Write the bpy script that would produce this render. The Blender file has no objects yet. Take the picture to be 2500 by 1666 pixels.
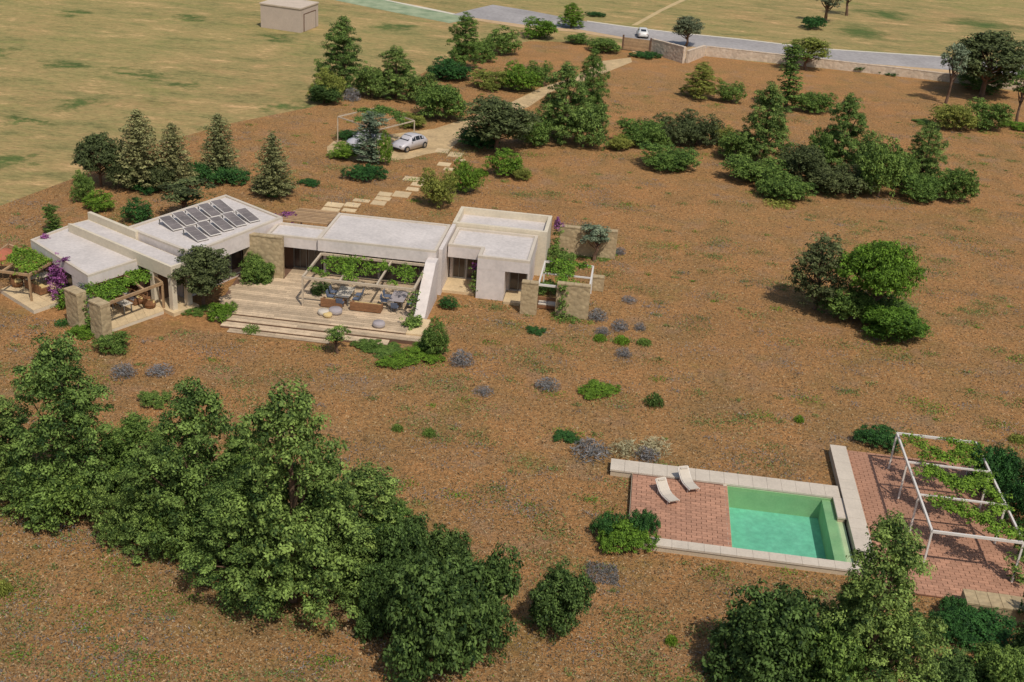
import bpy, math, random
import numpy as np
from mathutils import Matrix, Vector

# ------------------------------------------------------------------ camera
H = 35.0; FPX = 2815.45
PITCH, ROLL, YAW = (math.radians(a) for a in (25.1438, -4.1688, -5.5082))
def cam_axes(p, r, y):
    cp, sp = math.cos(p), math.sin(p)
    f = np.array([math.sin(y)*cp, math.cos(y)*cp, -sp]); rt = np.array([math.cos(y), -math.sin(y), 0]); dn = np.cross(f, rt)
    return np.array([math.cos(r)*rt+math.sin(r)*dn, -math.sin(r)*rt+math.cos(r)*dn, f])
AX = cam_axes(PITCH, ROLL, YAW)
cd = bpy.data.cameras.new('camera'); cam = bpy.data.objects.new('camera', cd); bpy.context.scene.collection.objects.link(cam)
cam.matrix_world = Matrix(((AX[0][0], -AX[1][0], -AX[2][0], 0), (AX[0][1], -AX[1][1], -AX[2][1], 0), (AX[0][2], -AX[1][2], -AX[2][2], H), (0, 0, 0, 1)))
cd.sensor_width = 36; cd.lens = FPX/2500*36; cd.clip_start = 0.5; cd.clip_end = 6000
scene = bpy.context.scene; scene.camera = cam
# ------------------------------------------------------------------ light
SUNV = Vector((-0.95, 1.40, -2.45)).normalized()          # direction the light travels
sd = bpy.data.lights.new('sun', 'SUN'); sd.energy = 3.7; sd.angle = math.radians(0.6); sd.color = (1.0, 0.95, 0.86)
sun = bpy.data.objects.new('sun', sd); scene.collection.objects.link(sun)
sun.rotation_euler = SUNV.to_track_quat('-Z', 'Y').to_euler()
w = bpy.data.worlds.new('World'); scene.world = w; w.use_nodes = True
nt = w.node_tree; sky = nt.nodes.new('ShaderNodeTexSky'); sky.sky_type = 'NISHITA'; sky.sun_disc = False
sky.sun_elevation = math.asin(-SUNV.z); sky.sun_rotation = math.atan2(-SUNV.x, -SUNV.y); sky.air_density = 1.2; sky.dust_density = 2.0
nt.links.new(sky.outputs[0], nt.nodes['Background'].inputs[0]); nt.nodes['Background'].inputs[1].default_value = 0.11
scene.view_settings.view_transform = 'Standard'; scene.view_settings.look = 'None'; scene.view_settings.gamma = 1
scene.view_settings.exposure = -0.25; scene.view_settings.use_curve_mapping = False
scene.render.engine = 'CYCLES'; scene.cycles.max_bounces = 6; scene.cycles.transparent_max_bounces = 8

# ------------------------------------------------------------------ helpers
rnd = random.Random(4)
def P(x, y, z=0.0):                                         # where a sight line meets the level z
    d = np.array([x-1250, y-833, FPX]) @ AX; t = (z-H)/d[2]
    return (float(d[0]*t), float(d[1]*t))
def PR(x, y, z):
    c = AX @ np.array([x, y, z-H]); return (FPX*c[0]/c[2]+1250, FPX*c[1]/c[2]+833, c[2])
def height_at(b, ytop):
    lo, hi = 0.0, 30.0
    for _ in range(40):
        m = (lo+hi)/2
        if PR(b[0], b[1], m)[1] > ytop: lo = m
        else: hi = m
    return lo
def link(o): scene.collection.objects.link(o); return o
def tag(o, label=None, cat=None, group=None, kind=None):
    for k, v in (('label', label), ('category', cat), ('group', group), ('kind', kind)):
        if v: o[k] = v
    return o
def thing(name, loc, label, cat, group=None, rz=0.0, kind=None):
    o = link(bpy.data.objects.new(name, None)); o.location = loc; o.rotation_euler = (0, 0, rz); o.empty_display_size = 0.3
    return tag(o, label, cat, group, kind)

class MB:
    def __init__(s): s.v = []; s.f = []
    def add(s, vs, fs):
        n = len(s.v); s.v += [tuple(v) for v in vs]; s.f += [tuple(n+i for i in f) for f in fs]; return s
    def prism(s, poly, z0, z1):
        a = sum(poly[i][0]*poly[(i+1) % len(poly)][1]-poly[(i+1) % len(poly)][0]*poly[i][1] for i in range(len(poly)))
        if a < 0: poly = poly[::-1]
        n = len(poly)
        return s.add([(p[0], p[1], z0) for p in poly]+[(p[0], p[1], z1) for p in poly],
                     [tuple(range(n-1, -1, -1)), tuple(range(n, 2*n))]+[(i, (i+1) % n, n+(i+1) % n, n+i) for i in range(n)])
    def box(s, x0, x1, y0, y1, z0, z1): return s.prism([(x0, y0), (x1, y0), (x1, y1), (x0, y1)], z0, z1)
    def obox(s, cx, cy, z0, lx, ly, lz, a=0.0):
        c, n = math.cos(a), math.sin(a)
        return s.prism([(cx+c*x-n*y, cy+n*x+c*y) for x, y in ((-lx/2, -ly/2), (lx/2, -ly/2), (lx/2, ly/2), (-lx/2, ly/2))], z0, z0+lz)
    def beam(s, p, q, w_, h_):                              # a bar from p to q, top faces level
        p, q = Vector(p), Vector(q); d = (q-p).normalized(); up = Vector((0, 0, 1)) if abs(d.z) < .9 else Vector((0, 1, 0))
        r = d.cross(up).normalized()*w_/2; u = r.cross(d).normalized()*h_/2
        return s.add([p-r-u, p+r-u, p+r+u, p-r+u, q-r-u, q+r-u, q+r+u, q-r+u],
                     [(0, 3, 2, 1), (4, 5, 6, 7), (0, 1, 5, 4), (1, 2, 6, 5), (2, 3, 7, 6), (3, 0, 4, 7)])
    def tube(s, p, q, r0, r1, n=6):
        p, q = Vector(p), Vector(q); d = (q-p).normalized(); a = d.orthogonal().normalized(); b = d.cross(a)
        vs = [c+(a*math.cos(t)+b*math.sin(t))*r for c, r in ((p, r0), (q, r1)) for t in [2*math.pi*i/n for i in range(n)]]
        return s.add(vs, [(i, (i+1) % n, n+(i+1) % n, n+i) for i in range(n)]+[tuple(range(n-1, -1, -1)), tuple(range(n, 2*n))])
    def lathe(s, prof, cx=0, cy=0, n=20):
        vs = []; fs = []
        for r, z in prof: vs += [(cx+r*math.cos(2*math.pi*i/n), cy+r*math.sin(2*math.pi*i/n), z) for i in range(n)]
        for k in range(len(prof)-1): fs += [(k*n+i, k*n+(i+1) % n, (k+1)*n+(i+1) % n, (k+1)*n+i) for i in range(n)]
        fs += [tuple(range(n-1, -1, -1)), tuple(range((len(prof)-1)*n, len(prof)*n))]
        return s.add(vs, fs)
    def mesh(s, name, off=(0, 0, 0)):
        m = bpy.data.meshes.new(name); m.from_pydata([(v[0]-off[0], v[1]-off[1], v[2]-off[2]) for v in s.v], [], s.f); m.update(); return m
    def build(s, name, mat, parent=None, bevel=0.0, local=False, smooth=False):
        top = parent
        while top is not None and top.parent: top = top.parent
        off = (0, 0, 0) if (parent is None or local) else tuple(top.location)
        me = s.mesh(name, off); me.materials.append(mat)
        if smooth:
            for p_ in me.polygons: p_.use_smooth = True
        o = link(bpy.data.objects.new(name, me)); o.parent = parent
        if bevel:
            b = o.modifiers.new('bevel', 'BEVEL'); b.width = bevel; b.segments = 1; b.limit_method = 'ANGLE'
        return o
def piece(name, me, parent, loc=(0, 0, 0), rz=0.0, scale=None):
    o = link(bpy.data.objects.new(name, me)); o.parent = parent; o.location = loc; o.rotation_euler = (0, 0, rz)
    if scale: o.scale = scale
    return o

# ------------------------------------------------------------------ materials
def srgb(r, g, b): return tuple(((c/255+0.055)/1.055)**2.4 if c > 10 else c/255/12.92 for c in (r, g, b))+(1,)
def new_mat(name):
    m = bpy.data.materials.new(name); m.use_nodes = True; return m, m.node_tree, m.node_tree.nodes['Principled BSDF']
def ramp(t, stops, fac=None):
    n = t.nodes.new('ShaderNodeValToRGB'); e = n.color_ramp.elements
    while len(e) < len(stops): e.new(0.5)
    for k, (p_, c) in enumerate(stops): e[k].position = p_; e[k].color = c
    if fac is not None: t.links.new(fac, n.inputs[0])
    return n.outputs[0]
def noise(t, scale, detail=3.0, rough=0.55, vec=None, dist=0.0, stretch=None):
    n = t.nodes.new('ShaderNodeTexNoise'); n.inputs['Scale'].default_value = scale; n.inputs['Detail'].default_value = detail
    n.inputs['Roughness'].default_value = rough; n.inputs['Distortion'].default_value = dist
    if vec is None:
        g = t.nodes.new('ShaderNodeNewGeometry'); vec = g.outputs['Position']
    if stretch:
        mp = t.nodes.new('ShaderNodeMapping'); mp.inputs['Scale'].default_value = stretch; mp.inputs['Rotation'].default_value = (0, 0, stretch[3] if len(stretch) > 3 else 0) if False else (0, 0, 0)
        t.links.new(vec, mp.inputs[0]); vec = mp.outputs[0]
    t.links.new(vec, n.inputs['Vector']); return n.outputs['Fac']
def mixc(t, fac, a, b, mode='MIX'):
    n = t.nodes.new('ShaderNodeMix'); n.data_type = 'RGBA'; n.blend_type = mode
    for s_, v in ((n.inputs[0], fac), (n.inputs[6], a), (n.inputs[7], b)):
        if isinstance(v, (tuple, float, int)): s_.default_value = v
        else: t.links.new(v, s_)
    return n.outputs[2]
def bump(t, b, h, strength, dist):
    n = t.nodes.new('ShaderNodeBump'); n.inputs['Strength'].default_value = strength; n.inputs['Distance'].default_value = dist
    t.links.new(h, n.inputs['Height']); t.links.new(n.outputs[0], b.inputs['Normal'])
def simple(name, c, rough=0.8, var=0.15, scale=1.2, fine=14.0, metal=0.0, bmp=0.15, objvar=0.0, bdist=0.02):
    m, t, b = new_mat(name); b.inputs['Roughness'].default_value = rough; b.inputs['Metallic'].default_value = metal
    lo = tuple(x*(1-var) for x in c[:3])+(1,); hi = tuple(min(1, x*(1+var)) for x in c[:3])+(1,)
    n1 = noise(t, scale, 5, 0.6); n2 = noise(t, fine, 3, 0.6)
    c1 = ramp(t, [(0.3, lo), (0.7, hi)], n1); c2 = ramp(t, [(0.3, (0.8, 0.8, 0.8, 1)), (0.7, (1.15, 1.15, 1.15, 1))], n2)
    col = mixc(t, min(1.0, var*5), c1, c2, 'MULTIPLY')
    if objvar:
        oi = t.nodes.new('ShaderNodeObjectInfo'); r_ = ramp(t, [(0, (1-objvar,)*3+(1,)), (1, (1+objvar,)*3+(1,))], oi.outputs['Random'])
        col = mixc(t, 1.0, col, r_, 'MULTIPLY')
    t.links.new(col, b.inputs['Base Color'])
    if bmp: bump(t, b, n2, bmp, bdist)
    return m
M = {}
M['plaster'] = simple('plaster', srgb(208, 196, 188), 0.85, 0.09, 0.6, 3)
M['roof_gravel'] = simple('roof_gravel', srgb(198, 188, 181), 0.95, 0.12, 0.45, 4, bmp=0.5)
M['coping'] = simple('coping', srgb(198, 184, 166), 0.8, 0.08, 0.8, 8)
M['sand_plaster'] = simple('sand_plaster', srgb(206, 192, 168), 0.85, 0.08, 0.8, 6)
M['drive'] = simple('drive', srgb(188, 160, 118), 0.95, 0.22, 0.6, 3.5, bmp=.6)
M['paving'] = simple('paving', srgb(204, 178, 138), 0.85, 0.12, 0.9, 7, objvar=0.1)
M['plank'] = simple('plank', srgb(192, 168, 138), 0.8, 0.18, 1.4, 9, objvar=0.22)
M['brick'] = simple('brick', srgb(174, 128, 102), 0.85, 0.12, 1.0, 9, objvar=0.16)
M['joint'] = simple('joint', srgb(112, 76, 58), 0.95, 0.12, 1.0, 9)
M['pool_stone'] = simple('pool_stone', srgb(190, 172, 146), 0.8, 0.10, 0.9, 9)
M['basin'] = simple('basin', srgb(172, 190, 146), 0.7, 0.08, 1.2, 9)
M['basin_floor'] = simple('basin_floor', srgb(146, 206, 184), 0.7, 0.12, 1.6, 5)
M['white_metal'] = simple('white_metal', srgb(214, 206, 196), 0.5, 0.04)
M['grey_metal'] = simple('grey_metal', srgb(120, 118, 114), 0.45, 0.05, metal=0.3)
M['timber'] = simple('timber', srgb(168, 136, 100), 0.8, 0.18, 2, 12, objvar=0.15)
M['dark_timber'] = simple('dark_timber', srgb(110, 82, 64), 0.8, 0.15, 2, 12, objvar=0.1)
M['fabric'] = simple('fabric', srgb(196, 184, 168), 0.95, 0.05)
M['fabric_grey'] = simple('fabric_grey', srgb(160, 150, 150), 0.95, 0.08)
M['fabric_blue'] = simple('fabric_blue', srgb(96, 104, 122), 0.95, 0.10)
M['fabric_sand'] = simple('fabric_sand', srgb(206, 178, 120), 0.95, 0.10)
M['fabric_rust'] = simple('fabric_rust', srgb(170, 100, 74), 0.95, 0.10)
M['wicker'] = simple('wicker', srgb(132, 92, 60), 0.9, 0.2, 4, 25)
M['shed_wall'] = simple('shed_wall', srgb(186, 168, 152), 0.9, 0.06, 0.8, 5)
M['shed_roof'] = simple('shed_roof', srgb(196, 178, 158), 0.9, 0.08, 0.8, 5)
M['asphalt'] = simple('asphalt', srgb(158, 151, 147), 0.92, 0.18, 0.12, 1.5)
M['verge'] = simple('verge', srgb(190, 158, 118), 0.95, 0.14, 0.3, 2.5)
M['track'] = simple('track', srgb(188, 162, 116), 0.95, 0.10, 0.3, 2)
M['pale_line'] = simple('pale_line', srgb(206, 196, 176), 0.9, 0.08)
M['bark'] = simple('bark', srgb(104, 80, 62), 0.95, 0.25, 3, 18)
M['bark_pale'] = simple('bark_pale', srgb(150, 128, 104), 0.95, 0.25, 3, 18)
M['rubber'] = simple('rubber', (0.02, 0.02, 0.022, 1), 0.8, 0.1)
M['chrome'] = simple('chrome', (0.5, 0.5, 0.52, 1), 0.25, 0.02, metal=0.9, bmp=0)
M['terracotta'] = simple('terracotta', srgb(176, 112, 80), 0.85, 0.1)
def paint(name, c):
    m, t, b = new_mat(name); n = noise(t, 5, 4); r_ = ramp(t, [(0.3, tuple(x*.88 for x in c[:3])+(1,)), (0.75, c)], n)
    t.links.new(r_, b.inputs['Base Color']); b.inputs['Roughness'].default_value = 0.38; b.inputs['Coat Weight'].default_value = 0.5; return m
M['car_silver'] = paint('car_silver', srgb(196, 190, 192)); M['car_white'] = paint('car_white', srgb(214, 212, 208))
def glassy(name, c, rough=0.12):
    m, t, b = new_mat(name); b.inputs['Roughness'].default_value = rough
    n = noise(t, 0.9, 3); r_ = ramp(t, [(0.3, tuple(x*.6 for x in c[:3])+(1,)), (0.7, c)], n); t.links.new(r_, b.inputs['Base Color']); return m
M['glass'] = glassy('glass', srgb(84, 72, 66)); M['solar'] = glassy('solar', srgb(128, 118, 114), 0.45)
M['car_glass'] = glassy('car_glass', srgb(50, 54, 60), 0.1)
# water: tinted thin surface over the lit basin
m, t, b = new_mat('water'); out = t.nodes['Material Output']
tr = t.nodes.new('ShaderNodeBsdfTransparent'); gl = t.nodes.new('ShaderNodeBsdfGlossy'); gl.inputs['Roughness'].default_value = 0.06
wn = noise(t, 1.4, 3); wc = ramp(t, [(0.3, (0.66, 0.84, 0.77, 1)), (0.7, (0.76, 0.90, 0.84, 1))], wn); t.links.new(wc, tr.inputs[0])
fr = t.nodes.new('ShaderNodeFresnel'); fr.inputs[0].default_value = 1.33; ms = t.nodes.new('ShaderNodeMixShader')
bp = t.nodes.new('ShaderNodeBump'); bp.inputs['Strength'].default_value = 0.15; bp.inputs['Distance'].default_value = 0.05
t.links.new(noise(t, 3.0, 3), bp.inputs['Height']); t.links.new(bp.outputs[0], gl.inputs['Normal'])
t.links.new(fr.outputs[0], ms.inputs[0]); t.links.new(tr.outputs[0], ms.inputs[1]); t.links.new(gl.outputs[0], ms.inputs[2]); t.links.new(ms.outputs[0], out.inputs['Surface'])
M['water'] = m
# rubble stone (rough rendered masonry)
m, t, b = new_mat('rubble'); v = t.nodes.new('ShaderNodeTexVoronoi'); v.inputs['Scale'].default_value = 3.2
g = t.nodes.new('ShaderNodeNewGeometry'); t.links.new(g.outputs['Position'], v.inputs['Vector'])
c1 = ramp(t, [(0.0, srgb(150, 132, 104)), (0.5, srgb(182, 160, 124)), (1.0, srgb(204, 182, 146))], noise(t, 2.2, 5, 0.7))
c2 = mixc(t, 0.9, c1, ramp(t, [(0.0, (.82, .80, .78, 1)), (1.0, (1.12, 1.12, 1.10, 1))], v.outputs['Color']), 'MULTIPLY'); b.inputs['Roughness'].default_value = 0.95
vd = ramp(t, [(0.0, (1, 1, 1, 1)), (0.55, (0.75, 0.75, 0.75, 1))], v.outputs['Distance'])
t.links.new(mixc(t, 0.6, c2, vd, 'MULTIPLY'), b.inputs['Base Color']); bump(t, b, v.outputs['Distance'], 0.8, -0.05); M['rubble'] = m
m, t, b = new_mat('pink_rubble'); v = t.nodes.new('ShaderNodeTexVoronoi'); v.inputs['Scale'].default_value = 2.0
g = t.nodes.new('ShaderNodeNewGeometry'); t.links.new(g.outputs['Position'], v.inputs['Vector'])
c1 = ramp(t, [(0.0, srgb(168, 150, 130)), (0.5, srgb(198, 180, 158)), (1.0, srgb(212, 198, 178))], noise(t, 1.6, 5, 0.7))
t.links.new(mixc(t, 0.9, c1, ramp(t, [(0.0, (.80, .78, .78, 1)), (1.0, (1.15, 1.12, 1.10, 1))], v.outputs['Color']), 'MULTIPLY'), b.inputs['Base Color']); b.inputs['Roughness'].default_value = 0.95
bump(t, b, v.outputs['Distance'], 0.8, -0.06); M['pink_rubble'] = m
# dry plot soil
m, t, b = new_mat('dry_soil')
big = noise(t, 0.035, 4, 0.6); mid = noise(t, 0.22, 6, 0.7, dist=0.8); fine = noise(t, 3.2, 5, 0.85); fine2 = noise(t, 9.0, 4, 0.85); gr = noise(t, 0.16, 6, 0.72); lil = noise(t, 0.27, 6, 0.7)
c = ramp(t, [(0.38, srgb(158, 124, 80)), (0.62, srgb(164, 118, 76))], big)
c = mixc(t, 0.7, c, ramp(t, [(0.32, srgb(134, 108, 72)), (0.5, srgb(162, 122, 80)), (0.68, srgb(180, 130, 84))], mid))
c = mixc(t, ramp(t, [(0.53, (0, 0, 0, 1)), (0.68, (0.55, 0.55, 0.55, 1))], lil), c, srgb(150, 124, 102))
c = mixc(t, ramp(t, [(0.55, (0, 0, 0, 1)), (0.68, (0.55, 0.55, 0.55, 1))], gr), c, srgb(126, 114, 62))
c = mixc(t, 0.95, c, ramp(t, [(0.32, (0.40, 0.36, 0.32, 1)), (0.44, (0.84, 0.82, 0.78, 1)), (0.56, (1.10, 1.10, 1.08, 1)), (0.70, (1.8, 1.75, 1.65, 1))], fine), 'MULTIPLY')
c = mixc(t, 0.7, c, ramp(t, [(0.35, (0.5, 0.5, 0.5, 1)), (0.65, (1.5, 1.5, 1.5, 1))], fine2), 'MULTIPLY')
t.links.new(c, b.inputs['Base Color']); b.inputs['Roughness'].default_value = 1.0; b.inputs['Specular IOR Level'].default_value = 0.1
bump(t, b, fine, 1.0, 0.14); M['dry_soil'] = m
# straw field
PATCHES = [(205, 252, 62, 17), (455, 208, 58, 13), (160, 158, 55, 11), (700, 258, 60, 15), (5, 398, 75, 22), (0, 128, 42, 14), (2100, 78, 55, 18), (2160, 36, 50, 14), (190, 31, 45, 9), (470, 44, 38, 7), (960, 66, 60, 9), (330, 180, 110, 10), (670, 92, 60, 8), (60, 300, 90, 8), (2400, 60, 70, 12)]
m, t, b = new_mat('straw_field')
s1 = noise(t, 0.05, 6, 0.7, dist=0.4); s2 = noise(t, 0.22, 7, 0.8, stretch=(0.45, 1.0, 1)); s3 = noise(t, 2.0, 5, 0.85, stretch=(0.5, 1, 1)); s4 = noise(t, 0.10, 6, 0.75, dist=0.5, stretch=(0.6, 1, 1)); s5 = noise(t, 0.015, 4, 0.6)
c = ramp(t, [(0.33, srgb(126, 124, 80)), (0.5, srgb(150, 138, 94)), (0.66, srgb(176, 138, 100))], s1)
c = mixc(t, 0.72, c, ramp(t, [(0.34, srgb(76, 84, 48)), (0.44, srgb(140, 128, 82)), (0.56, srgb(170, 142, 96)), (0.66, srgb(220, 176, 128))], s2))
c = mixc(t, ramp(t, [(0.55, (0, 0, 0, 1)), (0.70, (0.75, 0.75, 0.75, 1))], s4), c, srgb(124, 126, 72))
c = mixc(t, ramp(t, [(0.45, (0, 0, 0, 1)), (0.7, (0.35, 0.35, 0.35, 1))], s5), c, srgb(150, 146, 90))
geo = t.nodes.new('ShaderNodeNewGeometry'); wn_ = t.nodes.new('ShaderNodeTexNoise'); wn_.inputs['Scale'].default_value = 0.25; wn_.inputs['Detail'].default_value = 5; wn_.inputs['Roughness'].default_value = 0.7
t.links.new(geo.outputs['Position'], wn_.inputs['Vector']); wo = t.nodes.new('ShaderNodeVectorMath'); wo.operation = 'MULTIPLY_ADD'; wo.inputs[1].default_value = (16, 16, 0)
t.links.new(wn_.outputs['Color'], wo.inputs[0]); t.links.new(geo.outputs['Position'], wo.inputs[2]); acc = None
for cx, cy, wx, wy in PATCHES:                                # grassy hollows, each with its own place and size
    p0 = P(cx, cy); ra = math.dist(P(cx-wx, cy), P(cx+wx, cy))/2; rb = math.dist(P(cx, cy-wy), P(cx, cy+wy))/2
    v1 = t.nodes.new('ShaderNodeVectorMath'); v1.operation = 'SUBTRACT'; v1.inputs[1].default_value = (p0[0]+8, p0[1]+8, 0); t.links.new(wo.outputs[0], v1.inputs[0])
    v2 = t.nodes.new('ShaderNodeVectorMath'); v2.operation = 'MULTIPLY'; v2.inputs[1].default_value = (1/ra, 1/rb, 0); t.links.new(v1.outputs[0], v2.inputs[0])
    v3 = t.nodes.new('ShaderNodeVectorMath'); v3.operation = 'LENGTH'; t.links.new(v2.outputs[0], v3.inputs[0])
    mr = t.nodes.new('ShaderNodeMapRange'); mr.interpolation_type = 'SMOOTHSTEP'; mr.inputs[1].default_value = 1.35; mr.inputs[2].default_value = 0.15; mr.inputs[3].default_value = 0; mr.inputs[4].default_value = 1.0; t.links.new(v3.outputs['Value'], mr.inputs[0])
    if acc is None: acc = mr.outputs[0]
    else:
        mx = t.nodes.new('ShaderNodeMath'); mx.operation = 'MAXIMUM'; t.links.new(acc, mx.inputs[0]); t.links.new(mr.outputs[0], mx.inputs[1]); acc = mx.outputs[0]
c = mixc(t, acc, c, ramp(t, [(0.35, srgb(66, 82, 44)), (0.65, srgb(104, 116, 64))], s2))
c = mixc(t, 0.75, c, ramp(t, [(0.32, (0.55, 0.55, 0.52, 1)), (0.68, (1.45, 1.45, 1.4, 1))], s3), 'MULTIPLY')
t.links.new(c, b.inputs['Base Color']); b.inputs['Roughness'].default_value = 1.0; b.inputs['Specular IOR Level'].default_value = 0.1; bump(t, b, s3, 0.9, 0.15); M['straw_field'] = m
m, t, b = new_mat('rough_green')
c = ramp(t, [(0.3, srgb(86, 104, 54)), (0.7, srgb(136, 140, 84))], noise(t, 0.5, 5, 0.7)); t.links.new(c, b.inputs['Base Color']); b.inputs['Roughness'].default_value = 1; M['rough_green'] = m
m, t, b = new_mat('green_track')
c = ramp(t, [(0.3, srgb(112, 130, 96)), (0.7, srgb(166, 172, 138))], noise(t, 0.35, 5, 0.7)); t.links.new(c, b.inputs['Base Color']); b.inputs['Roughness'].default_value = 1; M['green_track'] = m

def leaf(name, dark, light, trans=0.16, objv=0.12):
    m, t, b = new_mat(name)
    a = t.nodes.new('ShaderNodeAttribute'); a.attribute_name = 'tint'
    c = ramp(t, [(0.0, dark), (0.55, tuple((x+y)/2 for x, y in zip(dark, light))), (1.0, light)], a.outputs['Fac'])
    oi = t.nodes.new('ShaderNodeObjectInfo'); r_ = ramp(t, [(0, (1-objv, 1-objv*.6, 1-objv, 1)), (1, (1+objv, 1+objv*.6, 1+objv*.4, 1))], oi.outputs['Random'])
    c = mixc(t, 1.0, c, r_, 'MULTIPLY')
    t.links.new(c, b.inputs['Base Color']); b.inputs['Roughness'].default_value = 0.65; b.inputs['Specular IOR Level'].default_value = 0.18
    tl = t.nodes.new('ShaderNodeBsdfTranslucent'); t.links.new(c, tl.inputs[0]); ms = t.nodes.new('ShaderNodeMixShader'); ms.inputs[0].default_value = trans
    t.links.new(b.outputs[0], ms.inputs[1]); t.links.new(tl.outputs[0], ms.inputs[2]); t.links.new(ms.outputs[0], t.nodes['Material Output'].inputs['Surface']); return m
M['pale_timber'] = simple('pale_timber', srgb(186, 168, 144), 0.8, 0.12, 2, 10)
L = {
 'green': leaf('leaf_green', (0.026, 0.066, 0.008, 1), (0.17, 0.30, 0.035, 1)),
 'pine': leaf('leaf_pine', (0.020, 0.048, 0.010, 1), (0.27, 0.38, 0.09, 1)),
 'mid': leaf('leaf_mid', (0.030, 0.066, 0.012, 1), (0.23, 0.34, 0.070, 1)),
 'dark': leaf('leaf_dark', (0.010, 0.028, 0.006, 1), (0.14, 0.22, 0.055, 1)),
 'olive': leaf('leaf_olive', (0.055, 0.065, 0.034, 1), (0.24, 0.27, 0.15, 1)),
 'grey': leaf('leaf_grey', (0.070, 0.100, 0.060, 1), (0.32, 0.38, 0.24, 1)),
 'darkolive': leaf('leaf_darkolive', (0.030, 0.040, 0.014, 1), (0.16, 0.19, 0.07, 1)),
 'bright': leaf('leaf_bright', (0.045, 0.090, 0.010, 1), (0.23, 0.38, 0.04, 1)),
 'yellow': leaf('leaf_yellow', (0.085, 0.105, 0.018, 1), (0.36, 0.38, 0.08, 1)),
 'juniper': leaf('leaf_juniper', (0.008, 0.030, 0.010, 1), (0.08, 0.21, 0.045, 1)),
 'fir': leaf('leaf_fir', (0.095, 0.095, 0.035, 1), (0.38, 0.37, 0.16, 1)),
 'lavender': leaf('leaf_lavender', (0.11, 0.11, 0.10, 1), (0.29, 0.28, 0.29, 1), 0.15),
 'straw': leaf('leaf_straw', (0.22, 0.18, 0.09, 1), (0.60, 0.54, 0.34, 1), 0.15),
 'soilgrass': leaf('leaf_soilgrass', (0.075, 0.048, 0.022, 1), (0.52, 0.37, 0.20, 1), 0.15, 0),
 'purple': leaf('leaf_purple', (0.12, 0.03, 0.11, 1), (0.36, 0.12, 0.32, 1)),
 'weed': leaf('leaf_weed', (0.10, 0.13, 0.035, 1), (0.26, 0.31, 0.10, 1)),
 'fieldgrass': leaf('leaf_fieldgrass', (0.14, 0.17, 0.05, 1), (0.30, 0.33, 0.13, 1), 0.15, 0),
}

# ------------------------------------------------------------------ foliage
def leaf_mesh(name, c, n, size, tint, rng, asp=0.55):
    """diamond leaves at points c with normals n"""
    N = len(c); n = n/np.maximum(np.linalg.norm(n, axis=1, keepdims=True), 1e-6)
    r = rng.normal(size=(N, 3)); u = np.cross(n, r); u /= np.maximum(np.linalg.norm(u, axis=1, keepdims=True), 1e-6); v = np.cross(n, u)
    s = (size*(0.7+0.6*rng.random(N)))[:, None] if np.ndim(size) else size*(0.7+0.6*rng.random(N))[:, None]
    vs = np.empty((N, 4, 3)); vs[:, 0] = c-u*s/2; vs[:, 1] = c+v*s*asp/2; vs[:, 2] = c+u*s/2; vs[:, 3] = c-v*s*asp/2
    me = bpy.data.meshes.new(name); me.vertices.add(4*N); me.vertices.foreach_set('co', vs.astype(np.float32).ravel())
    me.loops.add(4*N); me.loops.foreach_set('vertex_index', np.arange(4*N, dtype=np.int32)); me.polygons.add(N)
    me.polygons.foreach_set('loop_start', np.arange(0, 4*N, 4, dtype=np.int32)); me.polygons.foreach_set('loop_total', np.full(N, 4, dtype=np.int32))
    at = me.attributes.new('tint', 'FLOAT', 'FACE'); at.data.foreach_set('value', np.clip(tint, 0, 1).astype(np.float32)); me.update(); return me
def unit(rng, n): v_ = rng.normal(size=(n, 3)); return v_/np.linalg.norm(v_, axis=1, keepdims=True)
def clumps_to_leaves(cc, cr, per, rng, up=0.5, size=0.2, name='crown', asp=0.55, tvar=0.3, squash=0.8):
    K = len(cc); idx = np.repeat(np.arange(K), per); d = unit(rng, len(idx)); d[:, 2] = np.where(d[:, 2] < -.25, -d[:, 2], d[:, 2]); rad = rng.random(len(idx))**0.35
    off = d*(rad*cr[idx])[:, None]; off[:, 2] *= squash; c = cc[idx]+off
    n = d+np.array([0, 0, up])+0.34*rng.normal(size=d.shape); kt = 0.5+tvar*rng.normal(size=K)
    tint = kt[idx]+0.24*rng.normal(size=len(idx))
    return leaf_mesh(name, c, n, size, tint, rng, asp)
def lobes_crown(lobes, dens, cr, per, seed, size, name='crown', up=0.5, tvar=0.22, asp=0.55, fill=0.25):
    rng = np.random.default_rng(seed); cc = []; rr = []
    for (x, y, z, r, rz) in lobes:
        k = max(3, int(dens*4*math.pi*r*r)); d = unit(rng, k); m_ = d[:, 2] > -0.75; d = d[m_]
        q = r*(0.72+0.38*rng.random(len(d))); q = np.where(rng.random(len(d)) < fill, q*rng.random(len(d)), q)
        p = np.stack([x+d[:, 0]*q, y+d[:, 1]*q, z+d[:, 2]*q*rz], 1); cc.append(p); rr.append(cr*(0.65+0.7*rng.random(len(p))))
    cc = np.concatenate(cc); rr = np.concatenate(rr); keep = cc[:, 2] > 0.03; return clumps_to_leaves(cc[keep], rr[keep], per, rng, up, size, name, asp, tvar)
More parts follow.
